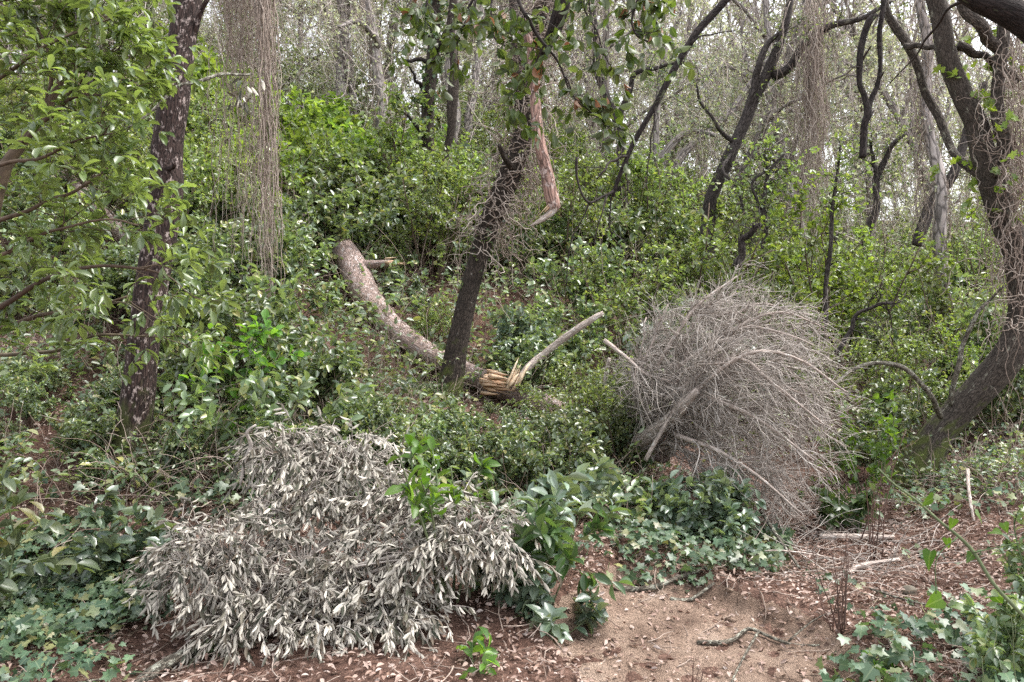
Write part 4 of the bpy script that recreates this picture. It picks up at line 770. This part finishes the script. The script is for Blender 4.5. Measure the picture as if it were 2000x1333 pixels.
slim('ivy green slim trunk right of the hanging pine limb', [(1225, 470, 14, 20), (1212, 380, 14, 22), (1215, 300, 14, 18), (1190, 200, 14, 16), (1165, 110, 14, 14), (1150, -60, 14, 10)], B_BRANCHFAR, 6, 60, [[(1205, 250, 14, 12), (1240, 150, 13.8, 10), (1290, 130, 13.6, 8), (1340, 125, 13.5, 6)]], M_OAK)
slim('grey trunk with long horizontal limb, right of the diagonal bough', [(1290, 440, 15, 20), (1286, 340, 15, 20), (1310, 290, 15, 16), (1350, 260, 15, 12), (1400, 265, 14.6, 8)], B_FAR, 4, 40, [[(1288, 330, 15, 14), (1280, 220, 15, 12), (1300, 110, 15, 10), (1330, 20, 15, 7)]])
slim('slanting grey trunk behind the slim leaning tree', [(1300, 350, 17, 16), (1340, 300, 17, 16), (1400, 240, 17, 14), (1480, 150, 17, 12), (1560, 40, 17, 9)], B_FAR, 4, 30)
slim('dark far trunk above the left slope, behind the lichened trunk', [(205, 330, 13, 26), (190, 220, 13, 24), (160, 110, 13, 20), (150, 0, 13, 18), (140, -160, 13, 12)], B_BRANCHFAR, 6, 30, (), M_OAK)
# ---- distant trees nothing tells apart
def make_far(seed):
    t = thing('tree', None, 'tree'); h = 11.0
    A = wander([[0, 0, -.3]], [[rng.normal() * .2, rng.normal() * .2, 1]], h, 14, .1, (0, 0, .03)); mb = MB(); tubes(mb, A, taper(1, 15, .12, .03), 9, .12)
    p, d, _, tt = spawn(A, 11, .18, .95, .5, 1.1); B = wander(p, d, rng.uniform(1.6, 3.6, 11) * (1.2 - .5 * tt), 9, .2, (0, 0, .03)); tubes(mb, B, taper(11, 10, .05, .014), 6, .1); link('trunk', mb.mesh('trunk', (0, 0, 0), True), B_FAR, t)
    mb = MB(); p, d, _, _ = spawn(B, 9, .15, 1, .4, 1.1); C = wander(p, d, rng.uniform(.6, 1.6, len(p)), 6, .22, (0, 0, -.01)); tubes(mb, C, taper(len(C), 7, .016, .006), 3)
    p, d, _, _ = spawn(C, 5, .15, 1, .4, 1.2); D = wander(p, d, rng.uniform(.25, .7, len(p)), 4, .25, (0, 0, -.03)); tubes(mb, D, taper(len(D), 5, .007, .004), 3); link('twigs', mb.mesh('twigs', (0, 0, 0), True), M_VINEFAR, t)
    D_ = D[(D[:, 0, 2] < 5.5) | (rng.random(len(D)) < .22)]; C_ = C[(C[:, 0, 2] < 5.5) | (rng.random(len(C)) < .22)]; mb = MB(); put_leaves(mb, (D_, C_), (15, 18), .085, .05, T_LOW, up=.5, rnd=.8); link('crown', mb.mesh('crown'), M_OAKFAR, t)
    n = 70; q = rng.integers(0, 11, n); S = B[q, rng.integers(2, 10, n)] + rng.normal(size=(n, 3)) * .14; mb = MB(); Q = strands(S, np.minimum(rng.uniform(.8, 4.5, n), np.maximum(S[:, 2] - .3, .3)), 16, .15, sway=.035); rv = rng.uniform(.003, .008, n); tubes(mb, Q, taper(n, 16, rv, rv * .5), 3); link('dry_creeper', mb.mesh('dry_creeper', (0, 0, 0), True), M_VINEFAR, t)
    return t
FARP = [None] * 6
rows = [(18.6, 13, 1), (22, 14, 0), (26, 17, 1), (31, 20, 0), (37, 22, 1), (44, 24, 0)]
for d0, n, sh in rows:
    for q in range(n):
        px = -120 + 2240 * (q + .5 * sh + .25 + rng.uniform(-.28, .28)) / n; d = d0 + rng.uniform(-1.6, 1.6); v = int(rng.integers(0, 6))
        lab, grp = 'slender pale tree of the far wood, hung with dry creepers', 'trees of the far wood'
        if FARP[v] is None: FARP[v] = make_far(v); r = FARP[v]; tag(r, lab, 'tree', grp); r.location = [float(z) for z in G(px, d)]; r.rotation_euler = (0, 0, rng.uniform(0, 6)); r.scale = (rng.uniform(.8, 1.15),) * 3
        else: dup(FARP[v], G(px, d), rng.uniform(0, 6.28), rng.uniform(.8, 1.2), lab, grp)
# ================================================================== hanging things
def vine_column(label, px, w, py0, py1, d, n, grp=None, r=.003, sway=.016):
    S = np.stack([P(a, b, d + rng.normal() * .06) for a, b in zip(rng.normal(px, w, n), rng.uniform(-260, -80, n))]); bot = np.stack([P(px, b, d) for b in rng.uniform(py0, py1, n)])[:, 2]
    Q = strands(S, np.maximum(S[:, 2] - bot, .4), 44, .04, sway=sway); mb = MB(); tubes(mb, Q, taper(n, 44, r, r * .55), 4)
    m = n * 2; q = rng.integers(0, n, m); S = Q[q, rng.integers(6, 42, m)]; D = rng.normal(size=(m, 3)); D[:, 2] -= .8; Q2 = wander(S, D, rng.uniform(.1, .35, m), 7, .3, (0, 0, -.1)); tubes(mb, Q2, taper(m, 8, r * .7, r * .4), 3)
    o = single('hanging_vine', mb, M_VINE, label, 'vine', P(px, py1, d), kind=None, smooth=True); return o
vine_column('thickest column of dry brown vines hanging lowest, nearly to the bank', 514, 5, 400, 660, 7.0, 52, None, .0042, .011)
vine_column('loose dry vine strands left of the thick vine column', 468, 18, 120, 540, 7.1, 40)
vine_column('thin dry vine strands nearest the dark lichened trunk', 432, 8, 300, 560, 7.2, 16)
vine_column('dense dry vine curtain at the top between the vine columns', 488, 26, 20, 220, 7.2, 36)
vine_column('slender trailing vines left of the thick column, reaching mid slope', 456, 6, 420, 600, 7.3, 9)
t = thing('branch', 'thin pale dead branch crossing the lichened trunk with a withered leaf cluster', 'branch', P(400, 160, 5.4))
mb, c, r = limb_mb([(250, 250, 5.2, 3), (300, 215, 5.3, 5), (345, 170, 5.4, 6), (385, 158, 5.5, 7), (440, 147, 5.7, 6), (490, 143, 5.9, 4)], 30, 8, .1, wig=.8); part('stem', mb, B_STICK, t, True)
mb = MB(); S = np.stack([P(a, b, 5.75) for a, b in zip(rng.normal(474, 13, 34), rng.normal(182, 16, 34))]); leaves(mb, S, rng.normal(size=(34, 3)) * .5 + [0, 0, -1], rng.normal(size=(34, 3)), .075, .024, T_LANC); part('withered_leaves', mb, M_DEAD, t)
# forked dead branch hanging upside down
t = thing('hanging_branch', 'black forked dead branch hanging upside down in the upper right', 'hanging branch', P(1690, 250, 5.6))
mb, c, r = limb_mb([(1685, 308, 5.6, 15), (1687, 280, 5.6, 14), (1690, 240, 5.6, 13), (1696, 222, 5.6, 15), (1688, 190, 5.6, 12), (1677, 160, 5.6, 11), (1681, 110, 5.6, 12), (1690, 65, 5.6, 13), (1698, 38, 5.6, 14), (1712, 30, 5.6, 6)], 50, 12, .12, wig=.3); part('stem', mb, B_BRANCH, t, True)
mb, c, r = limb_mb([(1694, 225, 5.6, 12), (1702, 195, 5.6, 10), (1714, 165, 5.6, 9), (1718, 120, 5.6, 9), (1720, 60, 5.6, 10), (1726, 0, 5.6, 10), (1732, -90, 5.6, 10)], 40, 10, .12, wig=.3); part('prong', mb, B_BRANCH, t, True)
mb = MB()
for ct in [[(1683, 120, 5.6, 5), (1695, 100, 5.55, 4), (1702, 90, 5.5, 2)], [(1718, 155, 5.6, 5), (1724, 145, 5.55, 3), (1726, 140, 5.5, 2)], [(1697, 232, 5.6, 4), (1705, 220, 5.6, 3), (1706, 216, 5.6, 2)], [(1684, 132, 5.6, 4), (1668, 131, 5.55, 3), (1656, 134, 5.5, 2)]]: limb_mb(ct, 8, 6, .1, mb)
part('twigs', mb, M_DARKSTEM, t, True)
# long dark diagonal bough from above
t = thing('overhanging_bough', 'long thin dark bough slanting down from the top right of centre', 'bough', P(1300, 170, 4.8))
mb, c, r = limb_mb([(1500, -90, 4.8, 17), (1420, 0, 4.8, 15), (1365, 58, 4.8, 14), (1330, 115, 4.8, 13), (1298, 170, 4.8, 12), (1270, 220, 4.8, 11), (1246, 265, 4.8, 10), (1225, 312, 4.8, 9), (1205, 358, 4.8, 8), (1196, 385, 4.8, 6)], 60, 12, .1, wig=.3); part('stem', mb, B_BRANCH, t, True)
mb = MB(); ln = []
for ct in [[(1230, 305, 4.8, 6), (1200, 312, 4.75, 5), (1178, 335, 4.7, 4), (1165, 350, 4.7, 3)], [(1200, 372, 4.8, 6), (1180, 385, 4.75, 5), (1150, 395, 4.7, 5), (1135, 380, 4.7, 4), (1128, 340, 4.7, 5), (1124, 310, 4.7, 6)], [(1185, 384, 4.75, 4), (1174, 420, 4.7, 3), (1160, 480, 4.7, 2)], [(1150, 395, 4.7, 4), (1138, 430, 4.7, 3), (1115, 470, 4.7, 3), (1106, 560, 4.7, 2)], [(1196, 380, 4.8, 4), (1190, 420, 4.8, 3), (1195, 470, 4.8, 2)], [(1282, 200, 4.8, 4), (1270, 290, 4.8, 3), (1262, 360, 4.8, 2)], [(1346, 90, 4.8, 4), (1375, 70, 4.7, 3), (1430, 62, 4.6, 2)], [(1226, 310, 4.8, 5), (1224, 340, 4.8, 4), (1226, 372, 4.8, 3)]]: _, cc, _ = limb_mb(ct, 16, 6, .1, mb, .8); ln.append(cc)
Q = twigs_on(mb, np.stack(ln), 4, (.06, .25), .0028, 5, .3); part('twigs', mb, M_DARKSTEM, t, True)
# black limb cutting the top right corner
t = thing('overhanging_bough', 'thick black bough cutting across the top right corner', 'bough', P(1980, 30, 3.6))
mb, c, r = limb_mb([(1840, -70, 3.6, 30), (1885, -12, 3.6, 34), (1930, 8, 3.6, 44), (1970, 25, 3.6, 52), (2020, 55, 3.6, 58), (2120, 130, 3.6, 66), (2400, 330, 3.7, 80), (2640, 720, 3.8, 96), (2720, 1180, 3.8, 110), (2730, 1420, 3.8, 130)], 60, 16, .08); part('stem', mb, B_BRANCH, t, True)
mb, c, r = limb_mb([(1900, -5, 3.6, 8), (1850, 20, 3.8, 6), (1815, 70, 4.0, 5), (1780, 120, 4.2, 3), (1730, 170, 4.4, 2)], 24, 6, .1, wig=.8); part('twig', mb, M_DARKSTEM, t, True)
# holm oak sprays dangling at the top centre
t = thing('oak_spray', 'dark oak twigs with sparse leaves dangling from the top centre', 'oak twigs', P(1060, 60, 3.7))
mb = MB(); ln = []
for ct in [[(1005, -60, 3.7, 9), (1018, 10, 3.7, 8), (1035, 50, 3.7, 7), (1065, 85, 3.7, 6), (1100, 145, 3.7, 4), (1118, 190, 3.7, 3)], [(945, -60, 3.7, 6), (925, 20, 3.7, 5), (905, 55, 3.7, 4), (885, 95, 3.7, 3), (862, 112, 3.7, 2)], [(1065, 85, 3.7, 4), (1040, 130, 3.75, 3), (1015, 155, 3.8, 3), (1005, 210, 3.8, 2)], [(1265, -60, 3.7, 6), (1238, 25, 3.7, 5), (1240, 65, 3.7, 4), (1262, 80, 3.7, 3), (1320, 92, 3.7, 2)], [(970, -50, 3.9, 5), (958, 50, 3.9, 4), (985, 90, 3.9, 3), (1010, 100, 3.9, 2)], [(1105, 150, 3.7, 4), (1130, 200, 3.7, 3), (1180, 240, 3.7, 2), (1200, 262, 3.7, 2)], [(840, -70, 4.0, 5), (835, 0, 4.0, 4), (815, 40, 4.0, 3), (800, 70, 4.0, 2)], [(1150, -60, 3.9, 5), (1140, 10, 3.9, 4), (1165, 60, 3.9, 3), (1180, 110, 3.9, 2)], [(1330, -60, 3.9, 5), (1300, -10, 3.9, 4), (1250, 10, 3.9, 3), (1215, 40, 3.9, 2)]]: _, cc, _ = limb_mb(ct, 20, 7, .1, mb, .7); ln.append(cc)
Q = twigs_on(mb, np.stack(ln), 11, (.08, .34), .0025, 6, .25, (0, 0, -.03)); Q2 = twigs_on(mb, Q, 2, (.04, .12), .0015, 4, .2); part('twigs', mb, M_DARKSTEM, t, True)
mb = MB(); put_leaves(mb, (Q, Q2), (4, 3), .06, .034, T_FINE, up=.3, rnd=.9, droop=.5); part('foliage', mb, M_OAKNEAR, t)
mb = MB(); put_leaves(mb, (Q[::4],), (2,), .055, .03, T_FINE, up=.2, rnd=1, droop=.8); part('withered_leaves', mb, M_BROWNLEAF, t)
# ---- broad leaved little tree at the left edge
t = thing('broadleaf_tree', 'leafy evergreen small tree filling the upper left edge with spreading branches', 'tree', G(-90, 4.0))
mb = MB(); ln = []
LB = [[(-90, 1050, 4.0, 40), (-85, 760, 3.95, 36), (-5, 375, 3.9, 26), (40, 285, 3.9, 20), (85, 225, 3.9, 16), (130, 140, 3.9, 12), (190, 60, 3.9, 8), (240, -40, 3.9, 6)],
      [(40, 285, 3.9, 10), (110, 215, 3.8, 9), (170, 185, 3.75, 6), (240, 190, 3.7, 3)], [(-60, 640, 3.7, 13), (60, 562, 3.6, 10), (180, 520, 3.5, 7), (270, 525, 3.5, 5), (330, 540, 3.5, 3)],
      [(-60, 660, 4.1, 12), (60, 622, 4.0, 9), (160, 605, 3.95, 6), (250, 580, 3.9, 4)], [(-40, 450, 4.2, 10), (80, 400, 4.1, 8), (170, 360, 4.0, 6), (230, 310, 4.0, 3)], [(85, 225, 3.9, 9), (100, 120, 3.9, 7), (62, 30, 3.9, 5), (40, -50, 3.9, 4)],
      [(-60, 190, 3.8, 9), (60, 110, 3.7, 7), (150, 62, 3.65, 5), (220, 35, 3.6, 3)], [(110, 215, 3.8, 7), (180, 130, 3.8, 5), (230, 90, 3.8, 3)], [(-60, 530, 3.5, 9), (60, 470, 3.45, 7), (140, 440, 3.4, 5), (220, 430, 3.4, 4), (270, 440, 3.4, 3)],
      [(-60, 690, 4.4, 9), (80, 690, 4.3, 7), (200, 655, 4.2, 5), (320, 660, 4.2, 3)], [(-50, 330, 3.6, 9), (70, 310, 3.5, 7), (150, 275, 3.45, 5), (220, 262, 3.4, 3)], [(-60, 20, 4.0, 8), (50, -10, 3.9, 6), (150, -20, 3.9, 4), (230, -40, 3.9, 3)]]
for q, ct in enumerate(LB):
    if q == 0: b, cc, _ = limb_mb(ct, 40, 12, .08); part('trunk', b, M_STEM, t, True); cc = cc[12::1][:28][::1]; ln.append(spline(np.c_[cc, np.zeros(len(cc))], 26)[:, :3])
    else: _, cc, _ = limb_mb(ct, 26, 8, .08, mb, .6); ln.append(cc)
A = np.stack(ln); Q = twigs_on(mb, A, 11, (.12, .4), .0035, 6, .14, (.02, 0, 0), .2, (.4, 1.1)); Q2 = twigs_on(mb, Q, 3, (.06, .18), .002, 4, .12, (.02, 0, .03), .3, (.4, 1.0)); part('branches', mb, M_STEM, t, True)
tips = np.concatenate([Q[:, -1], Q2[:, -1], Q[:, -3]]); td = norm(np.concatenate([Q[:, -1] - Q[:, -2], Q2[:, -1] - Q2[:, -2], Q[:, -3] - Q[:, -4]])); K = 6
tp = np.repeat(tips, K, 0) + rng.normal(size=(len(tips) * K, 3)) * .006; dd = np.repeat(td, K, 0); pr = rng.normal(size=dd.shape); pr[:, 2] *= .35; pr = norm(pr - (pr * dd).sum(1, keepdims=True) * dd); ang = rng.uniform(.7, 1.5, len(dd))[:, None]
dd2 = dd * np.cos(ang) + pr * np.sin(ang); dd2[:, 2] -= .12; s = rng.uniform(.6, 1.15, len(dd)); mb = MB(); leaves(mb, tp, dd2, np.array([0, 0, 1.]) + .3 * rng.normal(size=dd.shape), .078 * s, .031 * s, T_OBOV)
M_PITT = leaf_mat('evergreen_leaf', [(.085, .135, .05), (.12, .18, .06), (.17, .235, .075), (.1, .15, .065)], back=(.19, .25, .11), rough=.3, trans=.35, spec=.8)
part('foliage', mb, M_PITT, t)
# ---- withered branch with grey leaves in front
t = thing('fallen_branch', 'fallen branch heaped with withered pale grey leaves in the foreground', 'fallen branch', G(620, 4.0))
DOM = [(P(445, 1110, 4.0), (.31, .30, .22), 190), (P(368, 1120, 3.95), (.15, .2, .2), 60), (P(560, 900, 4.5), (.22, .22, .2), 100), (P(680, 920, 4.45), (.28, .22, .2), 125), (P(600, 1010, 4.3), (.26, .22, .2), 110), (P(760, 1010, 4.25), (.22, .2, .2), 90), (P(925, 1065, 4.0), (.25, .2, .15), 150), (P(830, 1090, 3.95), (.2, .18, .16), 80), (P(1000, 1075, 3.95), (.1, .14, .1), 35), (P(840, 1000, 4.3), (.2, .2, .16), 60), (P(720, 1150, 4.0), (.3, .26, .2), 145), (P(500, 1210, 3.85), (.26, .2, .13), 95), (P(600, 1130, 3.95), (.22, .22, .2), 75), (P(770, 1230, 3.82), (.2, .18, .1), 75), (P(650, 1230, 3.8), (.2, .16, .1), 60)]
hub = P(430, 1262, 3.85); mbr = MB(); mains = []
for cpt, rad, n in DOM:
    for _ in range(5):
        u = rng.normal(size=3); u /= np.linalg.norm(u); u[2] = abs(u[2]); e = cpt + u * np.array(rad) * .8; mains.append(spline([np.append(hub, 0), np.append((hub + cpt) / 2 + [0, 0, .12], 0), np.append(e, 0)], 14)[:, :3])
mains = np.stack(mains); tubes(mbr, mains, taper(len(mains), 14, .011, .003), 6, .1)
mbl = MB(); mbi = MB()
for cpt, rad, n in DOM:
    u = rng.normal(size=(n, 3)); u[:, 1] -= .35; u = norm(u); u[:, 2] = np.where(u[:, 2] < -.35, -u[:, 2], u[:, 2]); rr = np.where(rng.random(n) < .88, rng.uniform(.74, 1.2, n), rng.uniform(.4, .8, n))
    S = cpt + u * np.array(rad) * rr[:, None]; hole = np.sin(S[:, 0] * 13 + 1) * np.sin(S[:, 2] * 15 + S[:, 1] * 9) < -.62; S[hole] = cpt + (S[hole] - cpt) * .45; S[:, 2] = np.maximum(S[:, 2], H(S[:, 0], S[:, 1]) + .1)
    D = u * .7 + np.array([0, -.1, -.35]) + .45 * rng.normal(size=(n, 3)); Q = wander(S, D, rng.uniform(.1, .22, n), 5, .1, (0, 0, -.14)); Q[..., 2] = np.maximum(Q[..., 2], H(Q[..., 0], Q[..., 1]) + .015)
    tubes(mbr, Q, taper(n, 6, .0022, .001), 3)
    B = wander(cpt + u * np.array(rad) * .35, u, np.linalg.norm(u * np.array(rad) * (rr[:, None] - .35), axis=1), 4, .05); tubes(mbr, B, taper(n, 5, .0035, .002), 3)
    p, d, ix, tt = spawn(Q, 13, .05, 1.0, .3, 1.0); d[:, 2] -= .6; d += .1 * rng.normal(size=d.shape); m = len(p)
    nn = -u[ix] * [.8, .8, .35] + np.array([0, .5, -.12]) + .32 * rng.normal(size=(m, 3)); flip = rng.random(m) < .4; nn[flip] *= -1; s = rng.uniform(.45, 1.3, m)
    leaves(mbl, p, d, nn, .048 * s, .0118 * s, T_LANC)
part('twigs', mbr, M_BRUSH, t, True); part('withered_leaves', mbl, M_DEAD, t)
mb, c, r = limb_mb([(255, 1352, 3.5, 26), (300, 1312, 3.55, 25), (350, 1284, 3.65, 24), (400, 1264, 3.75, 22), (450, 1245, 3.85, 18), (520, 1190, 4.0, 12)], 30, 14, .1); part('stem', mb, B_STICK, t, True)
mb, c, r = limb_mb([(470, 945, 4.35, 5), (478, 900, 4.35, 7), (490, 870, 4.35, 8), (482, 845, 4.3, 6), (500, 830, 4.3, 4)], 20, 8, .1); part('bare_twig', mb, M_BRUSH, t, True)
# ================================================================== sticks, canes, stones
def stick(label, pts, w, mat=B_STICK, name='stick', lift=.012, n=20, forks=()):
    """pts: (px, depth, lift) rows laid on the ground"""
    rows = [np.append(G(a, d, lift + (h or 0)), 0) for a, d, h in pts]; c = spline(rows, n)[:, :3]; r = np.linspace(w * .5, w * .3, n); mb = MB(); tubes(mb, c, r, 9, .14)
    for f in forks:
        cc = spline([np.append(G(a, d, lift + h), 0) for a, d, h in f], 10)[:, :3]; tubes(mb, cc, np.linspace(w * .22, w * .1, 10), 6, .1)
    return single(name, mb, mat, label, 'stick', c[0], smooth=True)
stick('crooked grey stick lying across the sandy path', [(1362, 4.02, 0), (1425, 4.05, .01), (1462, 4.14, .03), (1500, 4.12, .02), (1548, 4.08, 0), (1600, 4.06, 0)], .024, forks=[[(1540, 4.1, .01), (1590, 4.2, .03), (1640, 4.25, .01)]])
stick('thin dark stick pointing down the sandy path', [(1482, 4.1, .05), (1445, 3.75, .03), (1412, 3.45, 0)], .013)
stick('pale stick leaning out of the brushwood towards the path', [(1488, 5.7, .18), (1515, 5.4, .1), (1562, 5.0, .02)], .026)
stick('pale log lying behind the dry sapling, right of the brushwood', [(1600, 5.75, .02), (1680, 5.7, .03), (1745, 5.7, .02)], .055, B_PINE2)
stick('peeled stick ending at the right of the twig tangle', [(1640, 4.95, .01), (1690, 5.1, .03), (1756, 5.2, .05)], .035, B_PINE2)
stick('grey root like stick along the edge of the ivy bank', [(1200, 4.5, .01), (1270, 4.55, .02), (1330, 4.62, .02), (1392, 4.75, .01)], .034)
stick('shorter grey stick below the root like stick on the ivy bank', [(1310, 4.45, .01), (1350, 4.5, .01), (1395, 4.58, .01)], .026)
stick('thin arching pale twig left of the dry sapling', [(1445, 4.75, .01), (1490, 4.95, .1), (1560, 5.0, .12), (1640, 5.0, .1), (1700, 4.95, .06)], .012, B_PINE2)
stick('short pale stick standing out of leaves near the mossy tree', [(1888, 6.2, .25), (1892, 6.0, .12), (1902, 5.8, .01)], .03, B_PINE2)
stick('long thin twig crossing dry leaves below the arching bramble', [(1700, 4.6, .02), (1760, 4.35, .03), (1850, 4.15, .02)], .014)
stick('pale curved twig in the lower right ivy', [(1725, 3.9, .03), (1750, 3.6, .04), (1782, 3.4, .01)], .012, B_PINE2)
stick('short grey stick at the bottom left corner by the big stick', [(110, 3.4, .02), (160, 3.42, .03), (215, 3.5, .01)], .016)
stick('dead log fragment beside the lower end of the fallen trunk', [(1225, 6.15, .05), (1270, 6.1, .06), (1310, 6.1, .05)], .07, B_PINE2, 'log')
def canes(label, px, d, n, h, spread, mat, r=.004, name='dry_sapling'):
    loc = G(px, d); a = rng.uniform(0, 6.28, n); D = np.stack([np.cos(a) * spread, np.sin(a) * spread, np.ones(n)], 1) * [1, 1, 1]
    t = thing(name, label, 'sapling', loc); A = wander(loc + rng.normal(size=(n, 3)) * [.02, .02, 0], D, h * rng.uniform(.6, 1, n), 9, .07); mb = MB(); tubes(mb, A, taper(n, 10, r, r * .4), 5)
    Q = twigs_on(mb, A, 4, (.06, .2), r * .4, 5, .15, (0, 0, .05), .3, (.3, .8)); link('stems', mb.mesh('stems', loc, True), mat, t); return t, Q
M_REDCANE = stem_mat('red_cane', [(.1, .055, .045), (.16, .1, .08), (.08, .05, .04)])
canes('leafless reddish sapling with many upright stems right of the path', 1640, 4.05, 9, .55, .18, M_REDCANE)
canes('small leafless dry seedling at the bottom of the sandy path', 1362, 3.45, 4, .22, .2, M_REDCANE, .003)
canes('taller leafless cane behind the reddish sapling', 1708, 5.4, 4, 1.0, .1, M_REDCANE, .005)
canes('bare thin canes behind the leafless cane, by the log', 1690, 5.6, 5, .5, .3, M_REDCANE, .004)
# bramble arching in from the right with few triangular leaves
t = thing('climber', 'arching green climber stem with few triangular leaves at lower right', 'climber', G(2060, 2.6))
mb, c, r = limb_mb([(1715, 915, 2.9, 3), (1750, 950, 2.85, 4), (1800, 985, 2.8, 5), (1850, 1030, 2.75, 6), (1900, 1080, 2.7, 7), (1950, 1150, 2.65, 7), (2010, 1220, 2.6, 8), (2070, 1300, 2.6, 8)], 40, 7, .08, wig=.8)
limb_mb([(1870, 1050, 2.72, 3), (1830, 1090, 2.7, 2), (1828, 1160, 2.7, 2)], 12, 5, 0, mb); limb_mb([(1900, 1080, 2.7, 3), (1945, 1070, 2.68, 2), (1990, 1060, 2.66, 2)], 12, 5, 0, mb)
part('stem', mb, M_GREENSTEM, t, True)
mb = MB(); LP = [(1822, 982, .075), (1862, 1022, .05), (1905, 1008, .06), (1938, 1046, .06), (1818, 1085, .085), (1840, 1178, .09), (1880, 1195, .05), (1945, 1175, .06), (1960, 1030, .045), (1900, 1090, .05), (1990, 1010, .05), (1850, 1060, .045)]
leaves(mb, np.stack([P(a, b - 8, 2.72) for a, b, _ in LP]), rng.normal(size=(len(LP), 3)) * .6 + [0, -.1, -.8], rng.normal(size=(len(LP), 3)) * .4 + [0, -.5, .7], np.array([q[2] for q in LP]) * .8, np.array([q[2] for q in LP]) * .72, T_TRI); part('foliage', mb, M_FRESH, t)
for lab, px, d, h in [('thin dark green stem rising at the far lower right', 1918, 2.9, .42), ('second thin green stem beside the right edge', 1968, 2.9, .55), ('tall thin green stem at the right edge', 1990, 3.4, .95)]:
    canes(lab, px, d, 1, h, .05, M_GREENSTEM, .0035, 'green_shoot')
# dry bramble tangles on the shaded bank
def tangle(label, px, d, n, size, mat=M_TWIG):
    loc = G(px, d); S = loc + rng.normal(size=(n, 3)) * [size * .5, size * .35, .04]; S[:, 2] = H(S[:, 0], S[:, 1]); D = rng.normal(size=(n, 3)); D[:, 2] = np.abs(D[:, 2]) + .3
    Q = wander(S, D, rng.uniform(.3, 1.0, n) * size, 10, .2, (0, 0, -.09)); mb = MB(); tubes(mb, Q, taper(n, 11, .003, .0015), 4); t = single('bramble', mb, mat, label, 'bramble', loc, smooth=True)
    mb = MB(); put_leaves(mb, (Q,), (3,), .04, .026, T_MID); o = link('foliage', mb.mesh('foliage', loc), M_LAUREL, t); return t
for lab, px, d, n, s in [('dry bramble tangle around the foot of the dark lichened trunk', 300, 5.3, 150, .8), ('dry bramble tangle right of the lichened trunk foot', 400, 5.5, 130, .8), ('dry twiggy tangle above the withered branch, centre left', 560, 5.6, 110, .7),
    ('dry stems below the thick hanging vine column', 520, 6.8, 120, .8), ('dry stems on the red earth left of the fallen pine bend', 660, 7.6, 90, .8), ('dry twig tangle behind the leaning oak, right of its trunk', 960, 8.8, 130, 1.0),
    ('dry twig tangle under the snapped pale limb', 1090, 7.4, 90, .8), ('dry bush of arching stems behind the brushwood on the right', 1740, 9.0, 200, 1.5), ('dry stems right of the mossy leaning trunk', 1950, 6.6, 140, .9), ('dry stems behind the lichened trunk on the slope', 180, 7.6, 120, .9), ('dry stems before the lower end of the fallen trunk', 1200, 5.9, 90, .6)]: tangle(lab, px, d, n, s)
def stone(label, px, d, s, mat):
    loc = G(px, d, s * .3); bm_v = []; th = np.linspace(0, math.pi, 9); ph = np.linspace(0, math.tau, 14)[:-1]; V = np.array([(math.sin(a) * math.cos(b), math.sin(a) * math.sin(b), math.cos(a)) for a in th for b in ph])
    nrm_ = [norm(rng.normal(size=3)) for _ in range(9)]; rr = np.ones(len(V))
    for q in nrm_: dt = V @ q; rr = np.minimum(rr, np.where(dt > .15, rng.uniform(.6, .85) / np.maximum(dt, .15), 9))
    V = V * rr[:, None] * np.array([1, .75, .6]) * s + loc; i, j = np.meshgrid(np.arange(8), np.arange(13), indexing='ij'); F = np.stack([i * 13 + j, (i + 1) * 13 + j, (i + 1) * 13 + (j + 1) % 13, i * 13 + (j + 1) % 13], -1).reshape(-1, 4)
    mb = MB(); mb.add(V, F); return single('stone', mb, mat, label, 'stone', loc)
stone('small ochre stone at the back edge of the sandy path', 1428, 4.3, .035, M_SAND)
stone('brown flat stone among dry leaves right of the sapling', 1775, 4.6, .05, B_STICK)
stone('tiny pale stone near the ivy bank', 1425, 4.52, .025, M_SAND)
